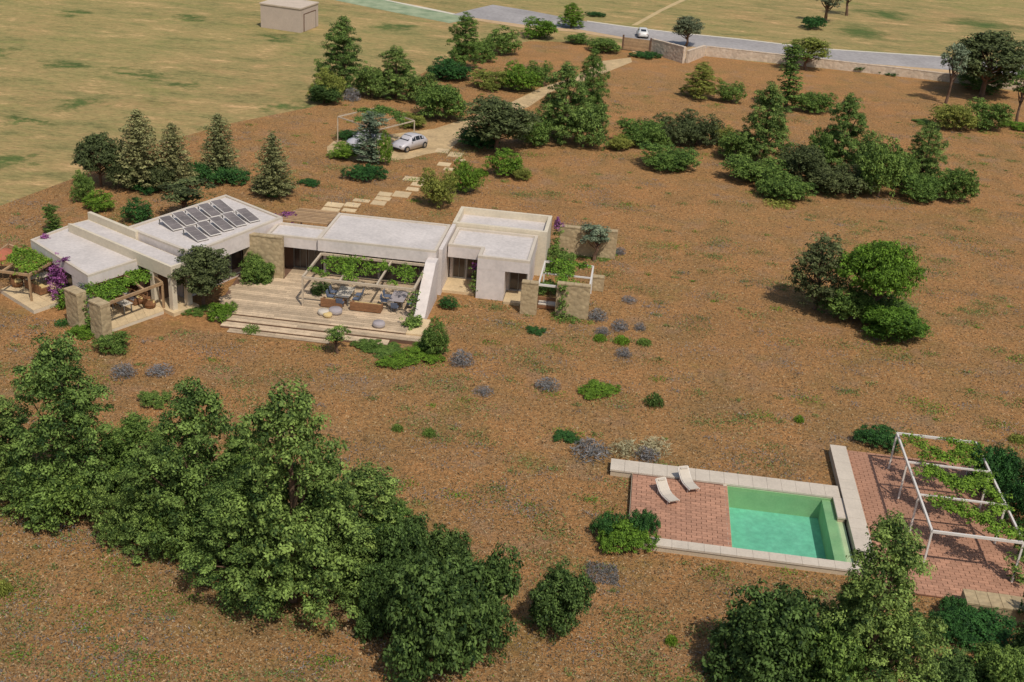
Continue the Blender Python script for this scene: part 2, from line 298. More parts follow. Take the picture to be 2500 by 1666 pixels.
def trunk_mesh(h, r, limbs, seed, lean=0.0):
    rr = random.Random(seed); mb = MB(); p = Vector((0, 0, -0.1)); n = 4
    for i in range(n):
        q = Vector(((rr.random()-.5)*r*1.5+lean*h*(i+1)/n, (rr.random()-.5)*r*1.5, h*(i+1)/n)); mb.tube(p, q, r*(1-i/n*.7), r*(1-(i+1)/n*.7), 7); p = q
    for (x, y, z) in limbs:
        z0 = min(h*0.9, max(h*.25, z*0.55)); s0 = Vector((lean*z0, 0, z0)); e = Vector((x, y, z)); mdl = (s0+e)/2+Vector((0, 0, -abs(z-z0)*.12))
        mb.tube(s0, mdl, r*.45, r*.3, 5); mb.tube(mdl, e, r*.3, r*.1, 5)
    return mb.mesh('trunk')
PROTO = {}
def proto(key, crown, trunk, Hn, Wn):                        # size measured from the leaves themselves
    n = len(crown.vertices); co = np.empty(3*n, np.float32); crown.vertices.foreach_get('co', co); co = co.reshape(n, 3)
    PROTO[key] = (crown, trunk, float(np.percentile(co[:, 2], 99.5)), 2*float(np.percentile(np.hypot(co[:, 0], co[:, 1]), 96.5)))
def pine(key, seed, dens=0.98, per=88):
    rr = random.Random(seed); lob = []; Hh = 10.0
    for i in range(26):
        tt = (i+0.5)/26; z = 0.9+tt*8.0; R = 2.5*(1-tt)**0.38*(0.55+0.6*rr.random()); a = i*2.4+rr.random()
        r = 1.45*(1-tt*0.38)*(0.7+0.5*rr.random()); lob.append((math.cos(a)*R, math.sin(a)*R, z, r, 0.85))
    lob += [(0, 0, 8.9, 0.85, 1.2), (0.2, 0.1, 8.1, 1.2, 1), (0, 0, 5.5, 1.7, 1.3), (0, 0, 3, 2.1, 1)]
    proto(key, lobes_crown(lob, dens, 0.47, per, seed, 0.165, tvar=.24, fill=.10, up=.35), trunk_mesh(8.5, 0.26, [(l[0], l[1], l[2]) for l in lob[:22:2]], seed), 10.0, 7.4)
def dome(key, seed, n=9, flat=0.75, size=0.085, dens=14, per=30, cr=0.17, rag=0.5):
    """bush about 2 high and 2.6 wide"""
    rr = random.Random(seed); lob = [(0, 0, 0.8*flat, 0.85, flat)]
    for i in range(n):
        a = i*2.4+rr.random()*.8; R = (0.4+0.45*rr.random())*1.0; r = 0.30+rag*0.42*rr.random()
        lob.append((math.cos(a)*R, math.sin(a)*R, (0.35+1.05*rr.random())*flat, r, 0.9))
    proto(key, lobes_crown(lob, dens, cr, per, seed, size), trunk_mesh(0.9, 0.05, [(l[0], l[1], l[2]) for l in lob[1:5]], seed), 2.0*flat+.15, 2.5)
def spreader(key, seed, n=10):
    """low spreading bush about 1 high, 3 wide, in separate pads"""
    rr = random.Random(seed); lob = []
    for i in range(n):
        a = i*2.4; R = 1.15*math.sqrt((i+.4)/n); lob.append((math.cos(a)*R, math.sin(a)*R*0.85, 0.30+0.3*rr.random()*(1.3-R/1.2), 0.36+0.2*rr.random(), 0.62))
    proto(key, lobes_crown(lob, 15, 0.16, 34, seed, 0.085, up=0.8, tvar=0.16), None, 0.95, 3.1)
def fir(key, seed):
    rng = np.random.default_rng(seed); cc = []; rr_ = []; limbs = []
    nl = 17
    for i in range(nl):
        tt = i/(nl-1); z = 0.7+tt*7.0; Lb = 1.95*(1-tt)**0.62+0.22; nb = int(8+4*(1-tt))
        for j in range(nb):
            a = 2*math.pi*(j+rng.random()*.7)/nb+i; lb = Lb*(0.65+0.5*rng.random()); limbs.append((math.cos(a)*lb*.8, math.sin(a)*lb*.8, z+0.05))
            for s in np.linspace(0.15, 1, max(2, int(lb*4.0))):
                cc.append((math.cos(a)*lb*s, math.sin(a)*lb*s, z+0.25*s*s*lb-0.12*s+rng.normal()*.05)); rr_.append(0.34*(1.1-0.35*s))
    cc.append((0, 0, 8.0)); rr_.append(.25)
    me = clumps_to_leaves(np.array(cc), np.array(rr_)*1.1, 16, rng, 0.5, 0.20, 'crown', 0.5, 0.25, 0.8)
    mb = MB(); mb.tube((0, 0, -.1), (0, 0, 4), .15, .09, 7).tube((0, 0, 4), (0, 0, 8.1), .09, .02, 6)
    for x, y, z in limbs[::3]: mb.tube((0, 0, z-.15), (x, y, z), .035, .015, 4)
    proto(key, me, mb.mesh('trunk'), 8.2, 4.3)
def standard(key, seed, clear=0.33, n=14, spread=1.7, hh=5.0, size=0.18, per=34, dens=3.6, cr=0.36, flat=0.8):
    """tree with a visible trunk and an open rounded crown"""
    rr = random.Random(seed); lob = []; z0 = hh*clear
    for i in range(n):
        a = i*2.4+rr.random(); tt = (i+.5)/n; zz = z0+0.5+(hh-z0-0.9)*tt; env = math.sin(math.pi*min(1, 0.18+0.75*tt))
        R = spread*env*(0.45+0.5*rr.random()); lob.append((math.cos(a)*R, math.sin(a)*R, zz, (0.5+0.35*rr.random())*spread/1.7, flat))
    proto(key, lobes_crown(lob, dens, cr, per, seed, size, fill=.35), trunk_mesh(hh*.62, 0.16, [(l[0], l[1], l[2]) for l in lob], seed, 0.04), hh, 2*spread+0.8)
def column(key, seed):
    rr = random.Random(seed); lob = [((rr.random()-.5)*.6, (rr.random()-.5)*.6, 0.7+i*0.52, 0.55+0.25*rr.random()*(1-i/16), 1.1) for i in range(13)]
    proto(key, lobes_crown(lob, 4.5, 0.24, 30, seed, 0.15), trunk_mesh(5, 0.12, [], seed), 7.6, 2.2)
def tuft(key, seed, n=520, spread=0.5, hh=0.6, size=0.16, asp=0.18):
    rng = np.random.default_rng(seed); d = unit(rng, n); d[:, 2] = abs(d[:, 2]); q = rng.random(n)**.5
    c = np.stack([d[:, 0]*q*spread, d[:, 1]*q*spread, d[:, 2]*q*hh+.03], 1); nn = rng.normal(size=(n, 3)); nn[:, 2] *= .4
    proto(key, leaf_mesh('crown', c, nn, size, 0.5+0.3*rng.normal(size=n)*.6+0.3*q*d[:, 2], rng, asp), None, hh+.05, 2*spread)
pine('pineA', 11); pine('pineB', 22); pine('pineC', 33)
dome('domeA', 5, size=0.075, dens=16, cr=.15); dome('domeB', 6, n=12, size=0.075, dens=16, cr=.15); dome('domeC', 7, n=7, flat=1.0, rag=.6)
dome('glossyA', 8, n=14, flat=0.95, size=0.085, dens=17, per=38, cr=0.17, rag=0.75); dome('glossyB', 9, n=16, flat=0.85, size=0.085, dens=17, per=38, cr=0.17, rag=0.75)
spreader('spreadA', 10); spreader('spreadB', 12, 7)
fir('firA', 13); fir('firB', 14)
standard('standA', 15); standard('standB', 16, clear=.28, n=18, spread=2.1); standard('standC', 17, clear=.45, n=9, spread=1.1, dens=3.4, per=30)
standard('umbrella', 38, clear=.42, n=19, spread=3.0, hh=4.4, size=0.16, per=34, dens=3.0, flat=.6)
standard('ragged', 28, clear=.08, n=22, spread=1.9, hh=5.4, size=0.17, per=30, dens=3.0, cr=.34, flat=1.1)
column('columnA', 19); tuft('tuftA', 20); tuft('tuftB', 21, 700, .55, .38, .10, .5)
RZ = random.Random(77)
def plant(key, matk, cx, base, top, width, name, label, cat, group, D=True, bark='bark', dz=0.0, rz=None, ysc=1.0):
    k = 1.0625 if D else 1.0
    cx, base, top, width = cx*k, base*k, top*k, width*k
    width *= {'pine': 1.05, 'glos': .95, 'firA': 1.08, 'firB': 1.08}.get(key[:4], 1.0); crown, trunk, Hn, Wn = PROTO[key]; b_ = P(cx, base, dz); hh = None
    lo, hi = 0.05, 30.0
    for _ in range(40):
        m_ = (lo+hi)/2
        if PR(b_[0], b_[1], dz+m_)[1] > top: lo = m_
        else: hi = m_
    hh = lo; d = PR(b_[0], b_[1], dz+hh/2)[2]; ww = width*d/FPX
    t_ = thing(name, (b_[0], b_[1], dz), label, cat, group, RZ.random()*6.28 if rz is None else rz)
    t_.scale = (ww/Wn, ww/Wn*ysc, hh/Hn)
    def put(nm, me, mat):
        if not me.materials: me.materials.append(mat)
        o = link(bpy.data.objects.new(nm, me)); o.parent = t_; o.material_slots[0].link = 'OBJECT'; o.material_slots[0].material = mat; return o
    if trunk is None:
        t_.name = name; c_ = put(name, crown, L[matk]); c_.parent = None; c_.location = t_.location; c_.rotation_euler = t_.rotation_euler; c_.scale = t_.scale
        bpy.data.objects.remove(t_); c_.name = name; tag(c_, label, cat, group); return c_
    put('crown', crown, L[matk]); put('trunk', trunk, M[bark]); return t_

# ------------------------------------------------------------------ ground, field, road
from mathutils.geometry import tessellate_polygon
POOL_HOLE = [(2.7, 50.8), (14.1, 50.8), (14.1, 58.6), (2.7, 58.6)]
def sheet(name, pts, z, mat, kind='structure', label=None, hole=None):
    loops = [[Vector((x, y, 0)) for x, y in pts]]+([[Vector((x, y, 0)) for x, y in hole]] if hole else [])
    allp = [p_ for l_ in loops for p_ in l_]; tris = tessellate_polygon(loops)
    def up(t_):
        a_, b_, c_ = (allp[i] for i in t_); return t_ if (b_-a_).cross(c_-a_).z > 0 else t_[::-1]
    mb = MB(); mb.add([(p_.x, p_.y, z) for p_ in allp], [tuple(up(tuple(t_))) for t_ in tris]); o = mb.build(name, mat)
    if o.data.polygons[0].normal.z < 0: o.data.flip_normals()
    tag(o, label, None, None, kind); return o
def px(pts, z=0.0): return [P(x, y, z) for x, y in pts]
sheet('field', [(-900, -300), (900, -300), (900, 1500), (-900, 1500)], -0.012, M['straw_field'], hole=POOL_HOLE, label='dry golden straw field around the plot')
plot = px([(-420, 600), (0, 503), (190, 432), (380, 352), (570, 300), (760, 262), (880, 225), (1010, 190), (1100, 145), (1190, 118), (1293, 101), (1394, 103), (1519, 122), (1590, 130), (1667, 155), (1721, 137), (1850, 152), (2015, 168), (2217, 189), (2500, 226), (2900, 270)])
plot += [(110, 20), (60, -20), (-60, -20), (-80, 40)]
# the plot sheet gets a slightly wavering outline and lies just above the field
sheet('ground', plot, 0.0, M['dry_soil'], hole=POOL_HOLE, label='orange brown dry soil of the plot')
sheet('roadside_verge', px([(1150, 48), (1287, 70), (1400, 78), (1519, 96), (1545, 128), (1668, 150), (1720, 134), (1850, 147), (2217, 184), (2500, 220), (2900, 262), (2900, 190), (2500, 175), (2290, 165), (2015, 143), (1800, 125), (1640, 104), (1537, 90), (1418, 68), (1287, 57), (1150, 38)]), 0.006, M['verge'], label='pale dusty verge between road and wall')
sheet('road', px([(1150, 24), (1203, 12), (1290, 26), (1358, 39), (1433, 53), (1519, 65), (1638, 80), (1800, 96), (1910, 109), (2015, 121), (2150, 130), (2287, 139), (2500, 158), (2900, 190), (2900, 222), (2500, 187), (2290, 169), (2015, 148), (1800, 128), (1640, 108), (1537, 94), (1418, 73), (1287, 62), (1150, 43), (1105, 36)]), 0.014, M['asphalt'], label='grey asphalt road behind the entrance wall')
sheet('road_edge_line', px([(1433, 51), (1519, 63), (1638, 78), (1800, 94), (1910, 107), (2015, 119), (2150, 128), (2287, 137), (2500, 156), (2900, 187), (2900, 190), (2500, 158), (2287, 139), (2150, 130), (2015, 121), (1910, 109), (1800, 96), (1638, 80), (1519, 65), (1433, 53)]), 0.018, M['pale_line'], label='pale edge along the far side of the road')
sheet('grass_track', px([(803, -2), (931, -2), (1040, 20), (1118, 36), (1150, 48), (1097, 57), (1000, 38), (900, 18)]), 0.004, M['green_track'], label='pale green overgrown track left of the road')
sheet('track_edge', px([(926, -2), (934, -2), (1042, 19), (1122, 36), (1117, 38), (1036, 22)]), 0.009, M['pale_line'], label='pale line along the overgrown track')
sheet('field_path', px([(1541, 62), (1556, 62), (1620, 26), (1680, -2), (1664, -2), (1610, 24)]), 0.003, M['track'], label='pale footpath crossing the straw field')
sheet('driveway', px([(1540, 141), (1465, 150), (1400, 190), (1322, 214), (1248, 250), (1180, 275), (1139, 290), (1060, 315), (940, 330), (815, 345), (798, 360), (800, 378), (850, 392), (930, 395), (1000, 388), (1040, 377), (1097, 368), (1120, 345), (1165, 305), (1215, 285), (1290, 262), (1345, 225), (1420, 200), (1471, 181), (1543, 152)]), 0.012, M['drive'], label='pale paved driveway leading from the gate to the carport')
# dry grass litter and small weeds over the plot
def in_poly(x, y, poly):
    ins = np.zeros(len(x), bool); j = len(poly)-1
    for i in range(len(poly)):
        xi, yi = poly[i]; xj, yj = poly[j]
        c_ = ((yi > y) != (yj > y)) & (x < (xj-xi)*(y-yi)/((yj-yi) or 1e-9)+xi); ins ^= c_; j = i
    return ins
SOLID = []                                                   # footprints to keep clear of litter
SOLID += [[(1.9, 50.55), (14.9, 50.55), (14.9, 58.85), (0.65, 58.85), (0.65, 57.5), (1.9, 57.5)], [(13.8, 51.2), (14.9, 51.2), (14.9, 63.5), (13.8, 63.5)], [(14.8, 49.7), (22.95, 49.7), (22.95, 63.95), (14.8, 63.95)], [(-30, 70), (-13, 70), (-13, 87), (-30, 87)], [(-14, 81), (-6.1, 81), (-6.1, 91.5), (-14, 91.5)], [(-46, 70), (-31, 68), (-24, 84), (-33, 88), (-44, 83)],
          [tuple(p_) for p_ in px([(1540, 141), (1465, 150), (1322, 214), (1139, 290), (940, 330), (798, 360), (850, 392), (1000, 388), (1097, 368), (1215, 285), (1345, 225), (1543, 152)])]]
rng = np.random.default_rng(3)
def scatter(N, zmax, matk, name, label, size, tint0, tvar, y0=29, y1=170, power=2.2, asp=0.22, patch=None, flat=0.6):
    y = y0+(y1-y0)*rng.random(N)**power; x = (rng.random(N)-0.5)*(y*1.05+12)-0.06*y+2
    ok = in_poly(x, y, plot)
    for s_ in SOLID: ok &= ~in_poly(x, y, s_)
    if patch is not None:
        k = (np.sin(x*0.21+1.3*np.sin(y*0.13))+np.sin(y*0.19+1.7*np.sin(x*0.17+2))+0.8*np.sin(x*.53+y*.37)); ok &= k > patch
    x, y = x[ok], y[ok]; n_ = len(x); c = np.stack([x, y, rng.random(n_)*zmax], 1); nn = rng.normal(size=(n_, 3)); nn[:, 2] = abs(nn[:, 2])*flat+0.3
    s = size*(0.6+0.9*rng.random(n_))
    o = link(bpy.data.objects.new(name, leaf_mesh(name, c, nn, s, tint0+tvar*rng.normal(size=n_), rng, asp))); o.data.materials.append(L[matk]); tag(o, label, None, None, 'stuff')
scatter(560000, 0.04, 'soilgrass', 'dry_grass', 'dry straw coloured grass litter on the plot', 0.125, 0.48, 0.36, y0=29, power=1.9, asp=0.38, flat=1.5)
def clusters(K, per, rad, matk, name, label, size, seed, asp=.4):
    r_ = np.random.default_rng(seed); y = 32+130*r_.random(K)**1.5; x = (r_.random(K)-0.5)*(y*1.05+12)-0.06*y+2
    ok = in_poly(x, y, plot)
    for s_ in SOLID: ok &= ~in_poly(x, y, s_)
    x, y = x[ok], y[ok]; k = len(x); rr_ = rad*(0.3+r_.random(k)**2*1.7); n_ = np.maximum(8, (per*rr_/rad).astype(int)); idx = np.repeat(np.arange(k), n_); g = r_.normal(size=(len(idx), 2))*.5
    px_, py_ = x[idx]+g[:, 0]*rr_[idx]*1.5, y[idx]+g[:, 1]*rr_[idx]; ok = np.ones(len(idx), bool)
    for s_ in SOLID: ok &= ~in_poly(px_, py_, s_)
    c = np.stack([px_, py_, r_.random(len(idx))*.14], 1)[ok]; nn = r_.normal(size=c.shape); nn[:, 2] = abs(nn[:, 2])*.8+.3; tint = (0.35+0.35*r_.random(k))[idx][ok]+.15*r_.normal(size=len(c))
    o = link(bpy.data.objects.new(name, leaf_mesh(name, c, nn, size, tint, r_, asp))); o.data.materials.append(L[matk]); tag(o, label, None, None, 'stuff')
clusters(950, 120, .75, 'weed', 'low_weeds', 'sparse green weeds dotted over the dry soil', .15, 41)
clusters(260, 120, .6, 'bright', 'fresh_weeds', 'small bright green weeds on the soil around the house', .13, 42)
clusters(560, 100, .9, 'lavender', 'dead_weeds', 'faded grey lilac weeds on the dry soil', .15, 43, .25)

# ------------------------------------------------------------------ house
def shrink(poly, k):
    cx = sum(p[0] for p in poly)/len(poly); cy = sum(p[1] for p in poly)/len(poly); return [(cx+(x-cx)*k, cy+(y-cy)*k) for x, y in poly]
def inset(poly, ds):
    """move each edge i (poly[i]->poly[i+1]) of a CCW polygon inwards by ds[i]"""
    n = len(poly); a = sum(poly[i][0]*poly[(i+1) % n][1]-poly[(i+1) % n][0]*poly[i][1] for i in range(n))
    if a < 0: raise ValueError('cw')
    L_ = []
    for i in range(n):
        (x0, y0), (x1, y1) = poly[i], poly[(i+1) % n]; l = math.hypot(x1-x0, y1-y0); nx, ny = -(y1-y0)/l, (x1-x0)/l
        L_.append((nx, ny, nx*x0+ny*y0+ds[i]))
    out = []
    for i in range(n):
        a1, b1, c1 = L_[i-1]; a2, b2, c2 = L_[i]; det = a1*b2-a2*b1; out.append(((c1*b2-c2*b1)/det, (a1*c2-a2*c1)/det))
    return out
villa = thing('villa', (-20, 80, 0), 'low flat roofed villa of pale plaster wings with solar panels', 'house')
def ring(mb, outer, inner, z0, z1):
    n = len(outer)
    for i in range(n):
        j = (i+1) % n; mb.prism([outer[i], outer[j], inner[j], inner[i]], z0, z1)
def wing(poly, z_bot, z_top, wall_in, par=0.20, rd=0.15, wallm='plaster', roof_mat='roof_gravel', label=None):
    """overhanging roof slab with parapet, and the recessed body below"""
    mb = MB(); mb.prism(poly, z_bot, z_top-rd); inner = inset(poly, [par]*len(poly)); f = mb.build('fascia', M['plaster'], villa)
    mb = MB(); ring(mb, poly, inner, z_top-rd, z_top); mb.build('parapet', M['coping'], villa)
    inn2 = inset(poly, [par+.004]*len(poly)); mb = MB(); mb.prism(inn2, z_top-rd+0.002, z_top-rd+0.03); mb.build('roof', M[roof_mat], villa)
    body = inset(poly, wall_in); mb = MB(); mb.prism(body, 0, z_bot-0.003); mb.build('wall', M[wallm], villa); return body
def window_row(p, q, n, z0, z1, side, gap=0.12, depth=0.10):
    """n glazed panels with frames along the line p-q, set proud of the wall on the given side"""
    (x0, y0), (x1, y1) = p, q; l = math.hypot(x1-x0, y1-y0); dx, dy = (x1-x0)/l, (y1-y0)/l; nx, ny = side*dy, -side*dx; a = math.atan2(dy, dx)
    for i in range(n):
        s0 = l*i/n+gap/2; s1 = l*(i+1)/n-gap/2; m_ = (s0+s1)/2; cx, cy = x0+dx*m_+nx*depth/2, y0+dy*m_+ny*depth/2; wd = s1-s0; f_ = 0.07
        fr_ = MB(); t_ = depth
        for ox, zz, lx, lz in ((-wd/2+f_/2, z0, f_, z1-z0), (wd/2-f_/2, z0, f_, z1-z0), (0, z0, wd-2*f_, f_), (0, z1-f_, wd-2*f_, f_), (0, z0+f_, .05, z1-z0-2*f_)):
            fr_.obox(cx+dx*ox, cy+dy*ox, zz, lx, t_, lz, a)
        wn_ = fr_.build('window', M['grey_metal'], villa)
        g_ = MB(); g_.obox(cx-nx*.02, cy-ny*.02, z0+f_, wd-2*f_, 0.03, z1-z0-2*f_, a); g_.build('pane', M['glass'], wn_)
# main block
main_poly = [(-23.1, 80.3), (-13.95, 80.3), (-13.95, 86.5), (-23.1, 86.5)]
wing(main_poly, 2.85, 3.85, [1.5, .02, .02, .02])
window_row((-22.9, 81.8), (-14.4, 81.8), 4, 0.45, 2.7, 1)
# middle link
mid_poly = [(-27.2, 80.6), (-23.104, 80.6), (-23.104, 83.4), (-27.2, 83.4)]
mb = MB(); mb.prism(mid_poly, 2.75, 3.5); mb.build('fascia', M['plaster'], villa)
mb = MB(); ring(mb, mid_poly, inset(mid_poly, [.22]*4), 3.5, 3.68); mb.build('parapet', M['coping'], villa)
mb = MB(); mb.prism(inset(mid_poly, [.224]*4), 3.502, 3.53); mb.build('roof', M['roof_gravel'], villa)
mb = MB(); mb.box(-27.2, -23.12, 82.4, 83.38, 0, 2.745); mb.build('wall', M['dark_timber'], villa)
window_row((-25.7, 82.4), (-23.3, 82.4), 2, 0.45, 2.6, 1)
# solar wing
solar_poly = [P(466, 617, 4.1), P(690, 530, 4.1), P(551, 475, 4.1), P(308, 555, 4.1)]
b_ = wing(solar_poly, 2.75, 4.1, [1.2, .02, .02, .02], par=.25)
window_row(b_[0], b_[1], 4, 0.3, 2.6, 1)
# corridor wing with portal
e1 = Vector((10.6, -6.1)).normalized(); e2 = Vector((-e1.y, e1.x)); ang = math.atan2(e1.y, e1.x)
A0 = Vector((-31.4, 72.2)); LC = 12.2; WC = 1.75
cor = [tuple(A0-e1*LC), tuple(A0), tuple(A0+e2*WC), tuple(A0-e1*LC+e2*WC)]
mb = MB(); mb.prism(cor, 2.7, 3.55); mb.build('fascia', M['sand_plaster'], villa)
mb = MB(); mb.prism(inset(cor, [.2, .2, .1, .2]), 3.552, 3.58); mb.build('roof', M['roof_gravel'], villa)
mb = MB(); s_ = inset(cor, [.2, .2, .1, .2]); mb.prism([cor[0], cor[1], s_[1], s_[0]], 3.553, 3.66); mb.prism([cor[1], cor[2], s_[2], s_[1]], 3.553, 3.66); mb.build('parapet', M['sand_plaster'], villa)
mb = MB(); q0 = A0-e1*LC+e2*WC; q1 = A0-e1*(LC-5.9)+e2*WC; o0 = e2*0.3; mb.prism([tuple(q0), tuple(q1), tuple(q1+o0), tuple(q0+o0)], 0, 4.15); mb.build('parapet_wall', M['sand_plaster'], villa)
mb = MB(); body = [tuple(A0-e1*LC+e2*.3), tuple(A0-e1*2.2+e2*.3), tuple(A0-e1*2.2+e2*(WC-.1)), tuple(A0-e1*LC+e2*(WC-.1))]; mb.prism(body, 0, 2.695); mb.build('wall', M['dark_timber'], villa)
for off in (A0+e2*.22-e1*.22, A0+e2*(WC-.22)-e1*.22, A0+e2*.22-e1*2.3):
    mb = MB(); mb.obox(off.x, off.y, 0, .4, .4, 2.69, ang); mb.build('column', M['sand_plaster'], villa)
mb = MB(); pf = A0-e1*1.1+e2*(WC/2); mb.obox(pf.x, pf.y, 0.0, 2.9, WC+.5, 0.28, ang); mb.build('step', M['paving'], villa)
# left wing
l1 = [P(214, 673, 3.1), P(348, 630, 3.1), P(170, 549, 3.1), P(74, 585, 3.1)]
b_ = wing(l1, 2.3, 3.1, [1.6, 0.05, .02, .9], par=.2)
window_row(b_[0], b_[1], 3, 0.3, 2.2, 1); window_row(b_[3], b_[0], 3, 0.3, 2.2, 1)
cc_ = Vector(l1[0]); d1 = (Vector(l1[3])-cc_).normalized(); d2 = (Vector(l1[1])-cc_).normalized()
mb = MB(); mb.prism([tuple(cc_+d1*.01+d2*.01), tuple(cc_+d2*.42+d1*.01), tuple(cc_+d2*.42+d1*2.5), tuple(cc_+d2*.01+d1*2.5)], 0, 2.296); mb.build('corner_wall', M['plaster'], villa)
# right wing: walled roof terrace behind, bedroom block in front
back = [(-13.9, 87.2), (-6.2, 87.2), (-6.2, 91.4), (-13.9, 91.4)]
mb = MB(); mb.prism(back, 0, 3.2); mb.build('wall', M['sand_plaster'], villa)
mb = MB(); ring(mb, back, inset(back, [.3]*4), 3.2, 3.8); mb.build('parapet', M['sand_plaster'], villa)
mb = MB(); mb.prism(inset(back, [.304]*4), 3.202, 3.23); mb.build('roof', M['roof_gravel'], villa)
bed = [(-13.5, 83.0), (-10.9, 83.0), (-10.9, 81.2), (-6.9, 81.2), (-6.9, 87.1), (-13.5, 87.1)]
mb = MB(); mb.prism(bed, 2.45, 3.3); mb.build('fascia', M['plaster'], villa)
mb = MB(); ring(mb, bed, inset(bed, [.25]*6), 3.3, 3.5); mb.build('parapet', M['coping'], villa)
mb = MB(); mb.prism(inset(bed, [.254]*6), 3.302, 3.33); mb.build('roof', M['roof_gravel'], villa)
mb = MB(); mb.prism([(-13.5, 84.3), (-10.9, 84.3), (-10.9, 81.21), (-8.75, 81.21), (-8.75, 83.0), (-7.0, 83.0), (-7.0, 87.0), (-13.5, 87.0)], 0, 2.447); mb.build('wall', M['plaster'], villa)
window_row((-13.3, 84.3), (-11.1, 84.3), 2, 0.3, 2.35, 1); window_row((-8.6, 83.0), (-7.1, 83.0), 1, 0.3, 2.35, 1)
mb = MB(); mb.box(-13.6, -10.95, 81.6, 84.25, 0, .22); mb.build('step', M['paving'], villa)
mb = MB(); mb.box(-8.7, -6.7, 80.6, 82.95, 0, .22); mb.build('step', M['paving'], villa)
mb = MB(); mb.box(-13.9, -13.6, 81.0, 87.0, 0, 3.75); mb.build('wall', M['plaster'], villa)
# pier and sloping fin wall at the end of the terrace
mb = MB(); x0, x1 = -14.55, -13.75
mb.add([(x0, 80.28, 0), (x0, 80.28, 3.3), (x0, 79.2, 3.3), (x0, 75.4, 0.5), (x0, 75.4, 0), (x1, 80.28, 0), (x1, 80.28, 3.3), (x1, 79.2, 3.3), (x1, 75.4, 0.5), (x1, 75.4, 0)],
       [(0, 1, 2, 3, 4), (9, 8, 7, 6, 5), (0, 5, 6, 1), (1, 6, 7, 2), (2, 7, 8, 3), (3, 8, 9, 4), (4, 9, 5, 0)]); mb.build('fin_wall', M['plaster'], villa)
# entrance slat screen between the solar wing and the main block
mb = MB(); sl = [P(672, 536, 3.3), P(800, 548, 3.3), P(832, 518, 3.3), P(735, 508, 3.3)]
canopy = thing('slatted_canopy', (sl[0][0], sl[0][1], 0), 'brown slatted timber canopy over the rear entrance beside purple flowers', 'canopy')
for i in range(9):
    t_ = (i+.3)/9; a_ = Vector(sl[0]).lerp(Vector(sl[3]), t_); c_ = Vector(sl[1]).lerp(Vector(sl[2]), t_); MB().beam((a_.x, a_.y, 3.3), (c_.x, c_.y, 3.3), .22, .08).build('slat', M['timber'], canopy)
for a_, c_ in ((sl[0], sl[3]), (sl[1], sl[2])):
    MB().beam((a_[0], a_[1], 3.2), (c_[0], c_[1], 3.2), .1, .12).build('beam', M['dark_timber'], canopy)
for a_ in sl[2:]: MB().box(a_[0]-.06, a_[0]+.06, a_[1]-.06, a_[1]+.06, 0, 3.14).build('post', M['dark_timber'], canopy)
# stone panel wall
def stone_wall(cx, cy, lx, ly, hh, a, label, name='stone_wall', mat='rubble', cat='wall', group=None):
    rr = random.Random(int(abs(cx*7+cy*13))); mb = MB(); n = max(2, int(lx/.5)); c, s_ = math.cos(a), math.sin(a); vs = []
    t_ = thing(name, (cx, cy, 0), label, cat, group, a)
    body = MB().box(-lx/2, lx/2, -ly/2, ly/2, 0, hh-.10).build('masonry', M[mat], t_, bevel=.02, local=True)
    nb = max(2, round(lx/.6)); me = MB().box(-.5, .5, -ly/2-.03, ly/2+.03, 0, .10).mesh('cap_stone'); me.materials.append(M[mat])
    for i in range(nb): piece('cap_stone', me, t_, (-lx/2+lx*(i+.5)/nb, (rr.random()-.5)*.03, hh-.098+rr.random()*.012), 0, (lx/nb*.965, 1, 1))
    return t_
stone_wall(-27.3, 80.1, 3.1, .45, 3.75, 0, 'tall square rubble stone wall panel standing at the back of the terrace')
b2 = P(250, 826); b1 = P(192, 797)
stone_wall(b2[0], b2[1], 1.35, .75, 2.72, ang, 'free standing stone slab pier nearest the camera at the left patio', 'stone_pier', cat='pier', group='stone piers at the left wing')
stone_wall(b1[0], b1[1], 1.45, .75, 2.75, ang, 'stone slab pier against the white corner of the left wing', 'stone_pier', cat='pier', group='stone piers at the left wing')
stone_wall(-6.6, 79.4, 1.25, .5, 2.6, 0, 'narrow stone wall panel below the right wing corner')
stone_wall(-3.35, 79.6, 2.5, .45, 2.72, 0, 'stone wall panel with green vines hanging over it at right of house')
stone_wall(-3.1, 93.0, 4.9, .5, 2.5, 0.02, 'long garden wall of beige stone behind the small grey green tree')
stone_wall(-1.75, 85.5, 1.0, .5, 1.2, 0, 'small pale stone pier beside the vine pergola right of the house')
stone_wall(20.1, 49.0, 2.9, 1.1, 0.85, -.03, 'low massive stone bench block in front of the brick patio', 'stone_bench', cat='bench')

# timber terrace, plank by plank
deck = thing('terrace', (-21, 76, 0), 'pale timber terrace with steps in front of the house', 'terrace')
def left_x(y): return -28.9 if y < 78.5 else -28.9+(y-78.5)*.8
y = 72.6; k = 0
MB().prism([(-28.6, 72.65), (-14.6, 72.65), (-14.6, 80.0), (-25.6, 80.2), (-25.6, 82.3), (-27.1, 82.3), (-29.2, 79.8)], 0, 0.385).build('deck_base', M['dark_timber'], deck)
me_cache = {}
while y < 82.2:
    wv = 0.33; x0 = -28.8+0.25*math.sin(y*3) if y < 79.8 else -25.65; x1 = -14.58 if y < 80 else (-14.58 if y < 81.6 else -23.2)
    if y < 76.8: x1 = -14.58
    cuts = sorted([x0, x1]+[x0+(x1-x0)*rnd.uniform(.25, .45), x0+(x1-x0)*rnd.uniform(.6, .8)])
    for a_, c_ in zip(cuts[:-1], cuts[1:]):
        MB().box(a_+.008, c_-.008, y+.022, y+wv-.022, 0.388, 0.42+rnd.random()*.008).build('plank', M['plank'], deck)
    y += wv
